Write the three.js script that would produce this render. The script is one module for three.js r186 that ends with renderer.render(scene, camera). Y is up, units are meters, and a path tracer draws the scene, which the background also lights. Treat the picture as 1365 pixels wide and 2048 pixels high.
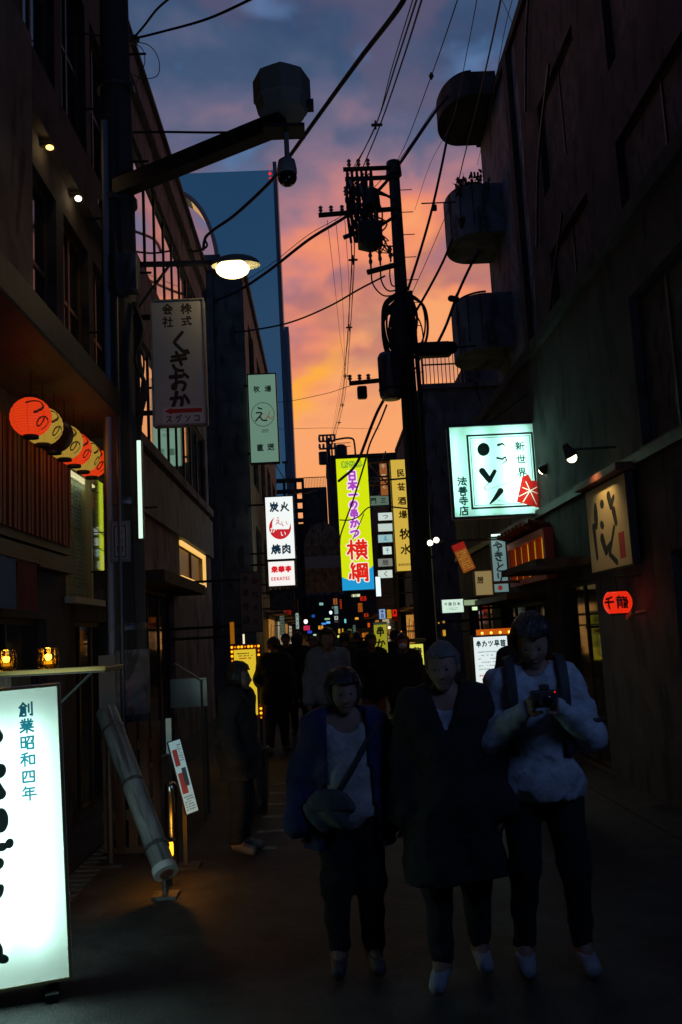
import * as THREE from 'three';
import { mergeGeometries } from 'three/addons/utils/BufferGeometryUtils.js';
import { RoundedBoxGeometry } from 'three/addons/geometries/RoundedBoxGeometry.js';
import { RectAreaLightUniformsLib } from 'three/addons/lights/RectAreaLightUniformsLib.js';

// ---------------------------------------------------------------- camera, sky, sun, exposure
const scene = new THREE.Scene();
const FOCAL = 1800, EYE = new THREE.Vector3(0, 1.65, 0);
const camera = new THREE.PerspectiveCamera(THREE.MathUtils.radToDeg(2 * Math.atan(1024 / FOCAL)), 682 / 1024, 0.1, 600);
camera.rotation.order = 'YXZ';
camera.position.copy(EYE);
camera.rotation.set(THREE.MathUtils.degToRad(7.656), THREE.MathUtils.degToRad(-1.426), THREE.MathUtils.degToRad(-3.0));
camera.updateMatrixWorld(true);

let seedState = 20231;
const rnd = () => { seedState = (seedState * 1664525 + 1013904223) >>> 0; return seedState / 4294967296; };
const rr = (a, b) => a + (b - a) * rnd();
const clamp = THREE.MathUtils.clamp, smooth = THREE.MathUtils.smoothstep, lerp = THREE.MathUtils.lerp;
const hash3 = (x, y, z) => { let h = (Math.imul(x, 374761393) + Math.imul(y, 668265263) + Math.imul(z, 2147483647 ^ 0x5bd1e995)) | 0; h = Math.imul(h ^ (h >>> 13), 1274126177); return ((h ^ (h >>> 16)) >>> 0) / 4294967296; };
function vnoise(x, y, z) {
  const ix = Math.floor(x), iy = Math.floor(y), iz = Math.floor(z); let fx = x - ix, fy = y - iy, fz = z - iz;
  fx = fx * fx * fx * (fx * (fx * 6 - 15) + 10); fy = fy * fy * fy * (fy * (fy * 6 - 15) + 10); fz = fz * fz * fz * (fz * (fz * 6 - 15) + 10);
  const g = (a, b, c) => hash3(ix + a, iy + b, iz + c);
  return lerp(lerp(lerp(g(0, 0, 0), g(1, 0, 0), fx), lerp(g(0, 1, 0), g(1, 1, 0), fx), fy), lerp(lerp(g(0, 0, 1), g(1, 0, 1), fx), lerp(g(0, 1, 1), g(1, 1, 1), fx), fy), fz);
}
const fbm = (x, y, z, o = 5) => { let s = 0, a = 0.5, n = 0; for (let i = 0; i < o; i++) { s += a * vnoise(x, y, z); n += a; a *= 0.5; x = x * 2.03 + 7.1; y = y * 2.03 + 3.7; z = z * 2.03 + 1.9; } return s / n; };
const lin = (v) => { v /= 255; return v <= 0.04045 ? v / 12.92 : ((v + 0.055) / 1.055) ** 2.4; };
const ramp = (stops, t) => { let i = 1; while (i < stops.length - 1 && t > stops[i][0]) i++; const [a, b] = [stops[i - 1], stops[i]], k = clamp((t - a[0]) / (b[0] - a[0]), 0, 1); return [1, 2, 3].map((c) => lerp(lin(a[c]), lin(b[c]), k)); };

// Dusk sky as a function of direction: sunset glow low in the west (-z), cooling to blue overhead and in the east.
const WEST = [[-5, 240, 150, 84], [0, 246, 158, 90], [8, 250, 165, 104], [12, 250, 166, 112], [15, 246, 150, 106], [18, 232, 138, 114], [21, 194, 128, 130], [25, 140, 114, 134], [29, 96, 99, 128], [33, 67, 86, 118], [37, 54, 75, 109], [50, 36, 53, 88], [90, 25, 38, 68]];
const EAST = [[-5, 56, 70, 98], [0, 60, 76, 106], [20, 50, 68, 100], [50, 34, 50, 84], [90, 25, 38, 68]];
function skyTexture() {
  const W = 2048, H = 1024, data = new Float32Array(W * H * 4);
  for (let j = 0; j < H; j++) {
    const el = ((j + 0.5) / H - 0.5) * 180;
    for (let i = 0; i < W; i++) {
      const o = (j * W + i) * 4, round = ((i + 0.5) / W - 0.5) * 2 * Math.PI, ce = Math.cos(el * Math.PI / 180);
      if (el < -4) { data[o] = 0.02; data[o + 1] = 0.018; data[o + 2] = 0.02; data[o + 3] = 1; continue; }
      const x = Math.cos(round) * ce, z = Math.sin(round) * ce, y = Math.sin(el * Math.PI / 180);
      const az = Math.atan2(x, -z) * 180 / Math.PI;
      // wind-drawn clouds on a flat layer
      const k = 1 / (Math.max(y, 0) + 0.16), u = x * k, v = z * k;
      const n1 = fbm(u * 2.2 + 3.1, v * 2.2 + 8.4, 0.5, 5), n2 = fbm(u * 5.2 + 11.2 + n1 * 2.2, v * 5.2 + 4.1, 3.3, 6), n3 = fbm(u * 11.3 + 2.2 + n2 * 1.8, v * 11.3, 7.7, 5);
      let t = el + (n1 - 0.5) * 8.5 + (n2 - 0.5) * 8.5 * smooth(el, 4, 20) + (n3 - 0.5) * (5.5 + 8 * smooth(el, 16, 26));
      t -= 8.5 * smooth(az, -5, 7) * (1 - smooth(el, 22, 33)) * smooth(el, 8, 22) * (1 - smooth(Math.abs(az), 30, 70));
      const west = ramp(WEST, t), east = ramp(EAST, el + (n1 - 0.5) * 8), away = smooth(Math.abs(az), 22, 95);
      const c = [0, 1, 2].map((q) => lerp(west[q], east[q], away));
      // purple grey cloud bodies and clearer blue holes between them
      const body = smooth(n2, 0.46, 0.68) * smooth(el, 12, 19) * (1 - smooth(el, 36, 60)) * 0.5;
      const grey = [lin(108), lin(92), lin(116)], hole = smooth(n3 * 0.6 + n2 * 0.4, 0.54, 0.7) * smooth(el, 21, 28) * 0.62, pale = [lin(98), lin(136), lin(184)];
      // a lit cloud edge low in the west
      const s = el - (13.6 + (az + 3) * 0.8) - (n3 - 0.5) * 3.2, streak = Math.exp(-s * s / (s > 0 ? 0.35 : 1.5)) * smooth(az, -6.5, -3) * (1 - smooth(az, 0.4, 3)) * smooth(n2, 0.25, 0.5);
      const gold = [lin(255), lin(176), lin(58)];
      for (let q = 0; q < 3; q++) { let m = lerp(c[q], grey[q], body * (1 - away * 0.6)); m = lerp(m, pale[q], hole * (1 - away)); m = lerp(m, gold[q], streak * 0.85); data[o + q] = m; }
      data[o + 3] = 1;
    }
  }
  const t = new THREE.DataTexture(data, W, H, THREE.RGBAFormat, THREE.FloatType);
  t.mapping = THREE.EquirectangularReflectionMapping; t.magFilter = t.minFilter = THREE.LinearFilter; t.needsUpdate = true;
  return t;
}
scene.background = skyTexture();
scene.environment = scene.background;
const sun = new THREE.DirectionalLight(0xffb070, 0.05);       // the sun has just set behind the far end of the street
sun.position.set(8, 7, -120); sun.target.position.set(0, 0, 0); sun.castShadow = true; sun.shadow.radius = 20;
Object.assign(sun.shadow.camera, { left: -40, right: 40, top: 40, bottom: -40, near: 1, far: 260 });
sun.name = 'sun'; scene.add(sun, sun.target);
RectAreaLightUniformsLib.init();
const renderer = new THREE.WebGLRenderer({ antialias: true });
renderer.toneMapping = THREE.LinearToneMapping; renderer.toneMappingExposure = 1.0; renderer.shadowMap.enabled = true;

// ---------------------------------------------------------------- helpers
const ray = (px, py) => new THREE.Vector3((px - 682.5) / FOCAL, -(py - 1024) / FOCAL, -1).applyQuaternion(camera.quaternion);
const at = (px, py, d) => { const v = ray(px, py); return v.multiplyScalar(d / -v.z).add(EYE); };          // the point at distance d down the street
const onX = (px, py, X) => { const v = ray(px, py); return v.multiplyScalar(X / v.x).add(EYE); };            // the point on a side wall
const V = (x, y, z) => new THREE.Vector3(x, y, z);
const taken = new Map();
const numbered = (n) => { const k = taken.get(n) ?? 0; taken.set(n, k + 1); return k ? n + '_' + String(k).padStart(3, '0') : n; };
function thing(name, label, category, pos = [0, 0, 0], group, turn = 0) {
  const o = new THREE.Group(); o.name = numbered(name); o.position.set(...(pos.toArray ? pos.toArray() : pos)); o.rotation.y = turn;
  o.userData = { label, category }; if (group) o.userData.group = group;
  scene.add(o); return o;
}
function mesh(parent, name, geo, m, label) {
  const o = new THREE.Mesh(geo, m); o.name = name; o.castShadow = o.receiveShadow = true; if (label) o.userData.label = label;
  parent.add(o); return o;
}
// part in world coordinates under an unturned thing (or a part of one)
function wpart(t, name, geo, m, label) { const p = new THREE.Vector3(); t.updateWorldMatrix(true, false); t.getWorldPosition(p); geo = geo.clone(); geo.translate(-p.x, -p.y, -p.z); return mesh(t, name, geo, m, label); }
function single(name, label, category, geo, m, group) {
  geo.computeBoundingBox(); const b = geo.boundingBox, p = V((b.min.x + b.max.x) / 2, b.min.y, (b.min.z + b.max.z) / 2);
  geo.translate(-p.x, -p.y, -p.z);
  const o = new THREE.Mesh(geo, m); o.name = numbered(name); o.position.copy(p); o.castShadow = o.receiveShadow = true; o.userData = { label, category }; if (group) o.userData.group = group;
  scene.add(o); return o;
}
function structure(name, geo, m) { const o = new THREE.Mesh(geo, m); o.name = name; o.userData.kind = 'structure'; o.receiveShadow = o.castShadow = true; scene.add(o); return o; }
// box from corner to corner with uv in metres
function box(x0, y0, z0, x1, y1, z1, r = 0) {
  const w = Math.abs(x1 - x0), h = Math.abs(y1 - y0), d = Math.abs(z1 - z0);
  const g = r > 0 ? new RoundedBoxGeometry(w, h, d, 2, Math.min(r, w * 0.45, h * 0.45, d * 0.45)) : new THREE.BoxGeometry(w, h, d);
  const p = g.attributes.position, n = g.attributes.normal, uv = g.attributes.uv, ox = (x0 + x1) / 2, oy = (y0 + y1) / 2, oz = (z0 + z1) / 2;
  for (let i = 0; i < p.count; i++) {
    const ax = Math.abs(n.getX(i)), ay = Math.abs(n.getY(i)), az = Math.abs(n.getZ(i)), X = p.getX(i) + ox, Y = p.getY(i) + oy, Z = p.getZ(i) + oz;
    if (ax >= ay && ax >= az) uv.setXY(i, Z, Y); else if (ay >= az) uv.setXY(i, X, Z); else uv.setXY(i, X, Y);
  }
  g.translate(ox, oy, oz); return g;
}
const flat = (list) => { const gs = list.map((g) => (g.index ? g.toNonIndexed() : g)).map((g) => { for (const k of Object.keys(g.attributes)) if (!['position', 'normal', 'uv'].includes(k)) g.deleteAttribute(k); return g; }); return mergeGeometries(gs); };
const cyl = (a, b, r0, r1 = r0, seg = 12) => {
  const d = b.clone().sub(a), g = new THREE.CylinderGeometry(r1, r0, d.length(), seg);
  g.applyQuaternion(new THREE.Quaternion().setFromUnitVectors(V(0, 1, 0), d.clone().normalize())); g.translate((a.x + b.x) / 2, (a.y + b.y) / 2, (a.z + b.z) / 2); return g;
};
const tube = (pts, r, seg = 48, rad = 6) => new THREE.TubeGeometry(new THREE.CatmullRomCurve3(pts, false, 'centripetal'), seg, r, rad, false);
const ball = (c, r, w = 14, h = 10) => new THREE.SphereGeometry(r, w, h).translate(c.x, c.y, c.z);
const lathe = (pts, c, seg = 20) => new THREE.LatheGeometry(pts.map(([r, y]) => new THREE.Vector2(r, y)), seg).translate(c.x, c.y, c.z);

// ---------------------------------------------------------------- procedural textures and materials
function noiseTex(size, f, srgb = true) {
  const data = new Uint8Array(size * size * 4);
  for (let j = 0; j < size; j++) for (let i = 0; i < size; i++) { const c = f(i / size, j / size), o = (j * size + i) * 4; for (let q = 0; q < 3; q++) data[o + q] = clamp(Array.isArray(c) ? c[q] : c, 0, 1) * 255; data[o + 3] = 255; }
  const t = new THREE.DataTexture(data, size, size); t.wrapS = t.wrapT = THREE.RepeatWrapping; t.magFilter = t.minFilter = THREE.LinearFilter; t.generateMipmaps = false; if (srgb) t.colorSpace = THREE.SRGBColorSpace; t.needsUpdate = true; return t;
}
const tile = (u, v, f, s, o = 4) => { const a = u * 2 * Math.PI, b = v * 2 * Math.PI; return fbm(Math.cos(a) * f + s, Math.sin(a) * f + Math.cos(b) * f, Math.sin(b) * f + s * 0.7, o); };
const TX = {
  asphalt: noiseTex(512, (u, v) => { const n = tile(u, v, 1.6, 4), g = hash3((u * 512) | 0, (v * 512) | 0, 5), st = smooth(tile(u, v, 2.6, 31), 0.55, 0.68); return 0.5 + (n - 0.5) * 0.5 + (g - 0.5) * 0.34 - st * 0.14; }),
  asphaltBump: noiseTex(512, (u, v) => 0.5 + (hash3((u * 512) | 0, (v * 512) | 0, 5) - 0.5) * 0.8 + (tile(u, v, 5, 4) - 0.5) * 0.5, false),
  grime: noiseTex(512, (u, v) => { const n = tile(u, v, 1.3, 11), s = tile(u, v * 0.25, 3.2, 21), g = hash3((u * 512) | 0, (v * 512) | 0, 9); return 0.72 + (n - 0.5) * 0.45 - smooth(s, 0.56, 0.74) * 0.25 + (g - 0.5) * 0.08; }),
  wood: noiseTex(256, (u, v) => { const n = tile(u, v * 0.1, 4.5, 14, 5), k = Math.sin((u * 9 + n * 5) * 6.283) * 0.5 + 0.5; return 0.55 + k * 0.22 + (n - 0.5) * 0.5; }),
  cloth: noiseTex(256, (u, v) => 0.74 + (hash3((u * 256) | 0, (v * 256) | 0, 3) - 0.5) * 0.12 + (tile(u, v, 2.4, 3) - 0.5) * 0.22),
};
const rep = (t, a, b = a) => { const c = t.clone(); c.repeat.set(a, b); c.needsUpdate = true; return c; };
function mat(color, roughness = 0.8, o = {}) {
  const { phys, ...rest } = o, c = new THREE.Color(); Array.isArray(color) ? c.setRGB(...color) : c.set(color);
  return new (phys ? THREE.MeshPhysicalMaterial : THREE.MeshStandardMaterial)({ color: c, roughness, ...rest });
}
const glow = (hex, k, base = 0x111111) => new THREE.MeshStandardMaterial({ color: base, emissive: new THREE.Color(hex), emissiveIntensity: k, roughness: 0.5 });
const G = rep(TX.grime, 0.35), G2 = rep(TX.grime, 0.8);
const M = {
  asphalt: mat([0.1, 0.097, 0.094], 0.72, { map: rep(TX.asphalt, 0.45), bumpMap: rep(TX.asphaltBump, 0.9), bumpScale: 0.006 }),
  paint: mat([0.62, 0.62, 0.58], 0.7, { map: rep(TX.asphalt, 1.3) }),
  concrete: mat([0.3, 0.29, 0.28], 0.9, { map: G }),
  poleConcrete: mat([0.17, 0.16, 0.15], 0.9, { map: G2 }),
  darkWall: mat([0.13, 0.11, 0.1], 0.9, { map: G }),
  shadedWall: mat([0.12, 0.102, 0.092], 0.92, { map: G }),  // even wall colour, kept dark so the right side reads as shaded
  brownWall: mat([0.12, 0.085, 0.06], 0.85, { map: G }),
  greyWall: mat([0.46, 0.42, 0.45], 0.9, { map: G }),
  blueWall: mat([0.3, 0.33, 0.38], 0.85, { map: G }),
  teal: mat([0.28, 0.33, 0.31], 0.8, { map: G }),
  black: mat([0.02, 0.02, 0.02], 0.6), blackMetal: mat([0.03, 0.03, 0.032], 0.5, { metalness: 0.4 }),
  steel: mat([0.32, 0.32, 0.33], 0.45, { metalness: 0.7, map: G2 }), alu: mat([0.5, 0.5, 0.5], 0.4, { metalness: 0.8 }),
  paleSteel: mat([0.42, 0.43, 0.44], 0.55, { map: G2 }),
  rubber: mat([0.025, 0.025, 0.027], 0.7),
  ceramic: mat([0.25, 0.22, 0.2], 0.35),
  glassDark: mat([0.03, 0.035, 0.04], 0.06, { metalness: 0, specularIntensity: 1, phys: true }),
  mirrorGlass: mat([0.72, 0.7, 0.66], 0.04, { metalness: 1 }), shutter: mat([0.13, 0.12, 0.11], 0.85, { map: G2 }),
  redWood: mat([0.32, 0.07, 0.035], 0.65, { map: rep(TX.wood, 2, 1) }), redWood2: mat([0.25, 0.05, 0.03], 0.65, { map: rep(TX.wood, 2.6, 1.2) }),
  darkWood: mat([0.09, 0.055, 0.038], 0.6, { map: rep(TX.wood, 2, 1) }),
  beige: mat([0.36, 0.27, 0.19], 0.8, { map: G }),
  whitePaint: mat([0.7, 0.7, 0.68], 0.5), offWhite: mat([0.55, 0.55, 0.52], 0.7, { map: G2 }),
};

// ---------------------------------------------------------------- lettering: strokes on a 100 x 100 square, "~" marks a curved stroke
const GLYPHS = {
  '一': '8,50 92,50', '三': '18,20 82,20;25,50 75,50;8,84 92,84', '日': '22,10 22,92;22,10 78,10 78,92;22,50 78,50;22,90 78,90',
  '本': '8,30 92,30;50,6 50,95;~48,32 30,62 6,78;~52,32 70,62 95,78;32,72 68,72', 'の': '~52,24 44,60 24,78 12,60 24,30 52,20 80,32 86,60 62,88',
  '串': '28,14 28,34 72,34 72,14 28,14;18,44 18,68 82,68 82,44 18,44;50,4 50,97', 'か': '~10,36 58,30 62,40 56,80 42,84;~36,8 30,50 10,88;~72,24 86,40 90,56', 'つ': '~6,40 50,24 84,34 82,66 40,86',
  '横': '4,30 40,30;22,6 22,96;~22,34 14,56 2,70;24,40 40,58;48,20 96,20;60,6 60,32;82,6 82,32;44,34 98,34;50,44 94,44 94,76 50,76 50,44;50,60 94,60;71,34 71,76;60,80 48,96;82,80 96,96',
  '綱': '~24,6 10,24 26,30;~34,18 10,46 38,44;24,46 24,80;10,60 6,78;34,60 40,74;48,12 48,94;48,12 94,12 94,92 86,90;60,22 64,32;82,22 76,32;54,38 88,38;71,38 71,72;58,50 58,72 84,72 84,50',
  '新': '25,4 25,16;6,18 46,18;16,24 20,34;36,24 32,34;4,38 48,38;6,54 46,54;26,38 26,96;~24,58 16,74 4,84;30,60 44,74;~90,8 72,16 58,18;~58,18 58,60 48,92;58,44 96,44;80,44 80,96',
  '世': '6,36 94,36;24,12 24,86 92,86;50,8 50,66;76,10 76,66;50,66 76,66', '界': '24,6 76,6 76,46 24,46 24,6;24,26 76,26;50,6 50,46;~48,48 30,64 6,72;~52,48 70,62 96,70;~38,64 36,84 22,96;64,64 64,96',
  '炭': '50,2 50,26;16,8 16,26 84,26 84,8;14,38 92,38;~30,38 26,68 8,92;36,56 42,68;~80,52 70,64 60,70;~60,46 54,74 30,94;~60,66 74,86 94,94', '火': '~22,32 26,46 20,56;~80,28 74,44 64,54;~50,6 48,52 8,94;~50,50 66,78 94,94',
  '焼': '12,34 16,54;40,26 32,44;~26,6 26,56 4,92;28,62 38,80;44,18 96,18;70,4 70,32;54,32 54,48;84,32 84,48;44,46 98,46;44,62 98,62;~60,62 58,82 42,96;~78,62 78,92 98,90 98,80',
  '肉': '12,22 12,96;12,22 88,22 88,94 80,90;~50,4 48,30 26,54;~52,36 62,44 74,54;~50,58 44,72 26,86;~52,66 64,76 74,86', '民': '18,10 82,10 82,36 18,36;18,10 18,92 46,80;18,58 88,58;~48,36 62,76 92,92 94,76',
  '芸': '6,18 94,18;32,4 32,32;68,4 68,32;24,46 76,46;8,62 92,62;~48,62 36,80 20,90 80,86;~68,74 80,86 86,96', '酒': '8,10 18,20;4,34 16,42;~6,92 14,76 22,60;30,14 96,14;34,32 92,32 92,94 34,94 34,32;54,14 54,44 38,62;72,14 72,48 90,54;34,74 92,74',
  '場': '4,34 36,34;20,8 20,80;2,84 38,74;48,8 90,8 90,40 48,40 48,8;48,24 90,24;40,50 98,50;~54,50 46,66 36,74;54,62 94,62 90,94 80,92;~66,64 58,82 44,92;~80,64 72,84 60,94', '牧': '18,10 12,34;8,30 44,30;26,4 26,96;4,66 46,54;~62,4 58,24 46,42;56,24 96,24;~86,26 76,64 42,94;~56,36 70,70 98,94',
  '水': '50,4 50,94 40,88;~10,34 38,34 30,64 6,84;~88,20 74,36 56,44;~54,36 70,68 96,84', '法': '8,10 20,20;4,36 16,44;~6,94 14,78 24,60;36,24 92,24;64,4 64,48;30,48 98,48;~60,50 50,70 38,86 86,84;~74,68 84,82 92,96',
  '善': '32,2 40,12;68,2 60,12;14,14 86,14;20,26 80,26;6,38 94,38;50,14 50,52;34,42 38,52;66,42 62,52;4,54 96,54;26,64 26,96 74,96 74,64 26,64', '寺': '20,16 80,16;50,2 50,36;6,36 94,36;6,58 94,58;66,44 66,94 54,88;28,68 40,80',
  '店': '50,2 50,14;12,16 94,16;~14,16 14,60 4,96;56,26 56,58;56,40 88,40;32,58 32,94 84,94 84,58 32,58', '創': '~30,4 22,20 4,34;~30,4 40,18 54,28;18,32 42,32;16,42 44,42 44,62 16,62;16,42 16,62 6,94;16,52 44,52;20,72 20,94 46,94 46,72 20,72;68,16 68,70;90,4 90,92 78,88',
  '業': '38,2 38,20;60,2 60,20;20,8 26,20;80,6 72,20;8,22 92,22;30,26 36,36;68,26 62,36;14,38 86,38;20,50 80,50;6,62 94,62;50,38 50,98;~46,64 30,80 6,90;~54,64 70,80 94,90', '昭': '8,12 38,12 38,80 8,80 8,12;8,44 38,44;50,10 92,10 88,42 78,40;~66,10 62,30 46,46;50,56 90,56 90,92 50,92 50,56',
  '和': '~46,6 30,12 12,14;4,32 52,32;28,12 28,96;~26,34 16,56 2,70;30,44 48,62;62,26 62,82 94,82 94,26 62,26', '四': '12,18 12,88 88,88 88,18 12,18;~40,18 38,44 24,62;60,18 60,56 80,58', '年': '~28,4 20,20 8,32;22,18 86,18;26,40 82,40;26,40 26,64;4,64 96,64;54,18 54,98',
  '株': '4,30 40,30;22,6 22,96;~22,34 14,56 2,70;26,42 38,54;~58,8 54,26 46,36;54,24 92,24;44,44 98,44;70,4 70,96;~68,48 58,66 42,80;~72,48 82,66 98,80', '式': '6,28 94,28;~60,6 66,60 92,92 94,74;78,8 88,18;14,52 50,52;32,52 32,82;8,86 54,78',
  '会': '~50,4 36,24 6,42;~50,4 66,24 96,42;30,42 70,42;12,58 88,58;~44,58 32,78 18,90 78,86;~66,72 78,84 86,96', '社': '20,4 30,14;6,24 42,24;~40,24 28,46 4,62;24,46 24,96;30,50 42,62;54,36 94,36;74,8 74,90;48,92 98,92',
  '直': '8,16 92,16;50,2 50,28;28,28 28,80 78,80 78,28 28,28;28,44 78,44;28,62 78,62;12,34 12,94 94,94', '送': '10,10 22,20;6,40 26,40 22,70;~6,92 22,74 46,92 96,92;46,4 54,16;80,4 72,16;36,20 94,20;36,42 96,42;66,20 66,42;~64,44 54,64 36,76;~68,44 80,64 96,74',
  '栄': '26,4 30,18;50,2 50,18;76,4 70,18;12,22 12,36;12,24 90,24 86,36;10,52 92,52;50,32 50,98;~46,54 30,76 6,90;~54,54 70,76 94,90', '華': '6,14 94,14;32,2 32,26;68,2 68,26;14,36 86,36;4,50 96,50;14,64 86,64;34,30 34,64;66,30 66,64;50,26 50,98;8,80 92,80',
  '亭': '50,2 50,12;8,16 92,16;30,26 30,42 70,42 70,26 30,26;10,52 10,64;10,52 90,52 88,64;20,68 80,68;50,68 50,96 40,92', '門': '10,8 10,96;10,8 42,8 42,42 10,42;10,25 42,25;58,8 90,8 90,94 82,90;58,8 58,42 90,42;58,25 90,25',
  '千': '~80,6 54,16 22,20;6,46 94,46;50,18 50,98', '龍': '26,2 26,12;6,14 48,14;16,18 20,30;38,18 34,30;4,32 50,32;12,42 12,96;12,42 44,42 44,94;12,58 44,58;12,74 44,74;60,8 60,32 90,32;60,18 92,18;60,44 94,44 94,58 60,58 60,94 96,94;60,70 88,70;60,80 88,80',
  '早': '24,6 76,6 76,50 24,50 24,6;24,28 76,28;6,68 94,68;50,50 50,98', '苗': '6,16 94,16;32,4 32,28;68,4 68,28;18,38 82,38 82,94 18,94 18,38;18,66 82,66;50,38 50,94', '居': '14,8 86,8 86,30 14,30;~14,8 14,60 4,96;24,46 94,46;58,32 58,66;32,66 32,94 84,94 84,66 32,66',
  'く': '~70,6 32,46 32,54 74,94', 'ぎ': '20,26 80,20;16,44 84,36;40,6 62,62;~24,64 30,90 68,90;78,2 84,12;90,0 96,10', 'お': '10,28 62,26;~36,6 38,84 14,78 22,60 60,48 84,64 66,88;~72,16 82,22 90,32', 'え': '38,8 60,16;~26,38 68,34 46,60 20,86;~40,66 56,64 56,86 88,86',
  'ス': '20,16 80,16;~78,16 60,56 12,92;~56,58 74,74 90,90', 'グ': '~40,8 30,30 12,46;~34,22 82,22 72,62 34,94;80,2 86,12;92,0 98,10', 'ソ': '20,16 32,38;~82,14 74,56 34,92', 'コ': '14,18 84,18 84,86;12,86 88,86',
  'い': '~16,22 18,64 30,84 40,70;~70,24 84,42 86,64', 'っ': '~20,56 52,44 76,52 74,72 46,86', 'と': '36,8 44,48;~84,30 34,54 22,76 44,90 86,88', 'や': '~8,44 62,26 88,40 80,60 56,58;40,10 58,22;30,20 56,94', 'き': '20,22 78,18;16,42 84,36;40,6 64,62;~24,66 34,90 70,88',
  'り': '~30,10 26,44 34,52;~68,10 70,54 44,94', 'カ': '~12,30 84,30 78,84 64,86;~46,6 40,54 10,92', 'ツ': '14,20 22,42;44,14 50,36;~86,16 74,60 30,92', 'づ': '~4,44 46,28 80,40 76,70 36,90;74,8 82,22;88,2 96,16', 'ぼ': '~18,10 12,50 20,92;44,26 80,24;44,46 80,44;~62,26 62,80 42,86 48,70 82,84;84,2 90,12;94,0 99,9', 'ら': '44,8 58,16;~34,26 30,58 70,50 74,76 36,92',
  'ん': '~54,6 30,60 10,92;~26,66 48,52 50,84 66,90 90,62', 'で': '~10,22 84,16 46,44 48,74 76,90;70,44 78,56;84,38 92,50', 'う': '36,8 62,16;~22,40 60,30 76,52 58,78 34,94',
};
function glyph(c, ch, x, y, s, lw, color, jitter = 0) {
  const d = GLYPHS[ch]; if (!d) return;
  c.strokeStyle = color; c.lineCap = c.lineJoin = 'round';
  for (let st of d.split(';')) {
    const curved = st[0] === '~'; if (curved) st = st.slice(1);
    const p = st.trim().split(' ').map((q) => { const [a, b] = q.split(',').map(Number); return [x + a / 100 * s, y + b / 100 * s]; });
    c.lineWidth = lw * (1 + (jitter ? (hash3(st.length, p.length, ch.charCodeAt(0)) - 0.4) * jitter : 0));
    c.beginPath(); c.moveTo(...p[0]);
    if (curved && p.length > 2) { for (let i = 1; i < p.length - 1; i++) { const [a, b] = [p[i], p[i + 1]], last = i === p.length - 2; c.quadraticCurveTo(a[0], a[1], last ? b[0] : (a[0] + b[0]) / 2, last ? b[1] : (a[1] + b[1]) / 2); } }
    else for (let i = 1; i < p.length; i++) c.lineTo(...p[i]);
    c.stroke();
  }
}
const down = (c, text, x, y, s, step, lw, color, j) => [...text].forEach((ch, i) => glyph(c, ch, x, y + i * step, s, lw, color, j));
const along = (c, text, x, y, s, step, lw, color, j) => [...text].forEach((ch, i) => glyph(c, ch, x + i * step, y, s, lw, color, j));
function print(W, H, bg, draw) {
  const cv = document.createElement('canvas'); cv.width = W; cv.height = H; const c = cv.getContext('2d');
  c.fillStyle = bg; c.fillRect(0, 0, W, H); draw && draw(c, W, H);
  const t = new THREE.CanvasTexture(cv); t.colorSpace = THREE.SRGBColorSpace; return t;
}
const blot = (c, x, y, rx, ry, a, col) => { c.fillStyle = col; c.beginPath(); c.ellipse(x, y, rx, ry, a, 0, 7); c.fill(); };
const brush = (c, pts, w0, w1, col) => { // a brush stroke that thins
  c.fillStyle = col; for (let i = 0; i < pts.length - 1; i++) for (let k = 0; k <= 24; k++) { const u = k / 24, g = (i + u) / (pts.length - 1); c.beginPath(); c.arc(lerp(pts[i][0], pts[i + 1][0], u), lerp(pts[i][1], pts[i + 1][1], u), Math.max(0.6, lerp(w0, w1, g) / 2), 0, 7); c.fill(); }
};
const lines = (c, x, y, w, n, step, h, col) => { c.fillStyle = col; for (let i = 0; i < n; i++) { let q = x; while (q < x + w) { const L = 2 + hash3(i, q | 0, 3) * h * 1.6; if (hash3(q | 0, i, 8) > 0.22) c.fillRect(q, y + i * step, Math.min(L, x + w - q), h * (0.6 + 0.4 * hash3(i, q | 0, 1))); q += L + 2; } } };
const lit = (tex, k, o = {}) => new THREE.MeshStandardMaterial({ color: 0x888888, map: tex, emissive: 0xffffff, emissiveMap: tex, emissiveIntensity: k, roughness: 0.45, ...o });

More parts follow.
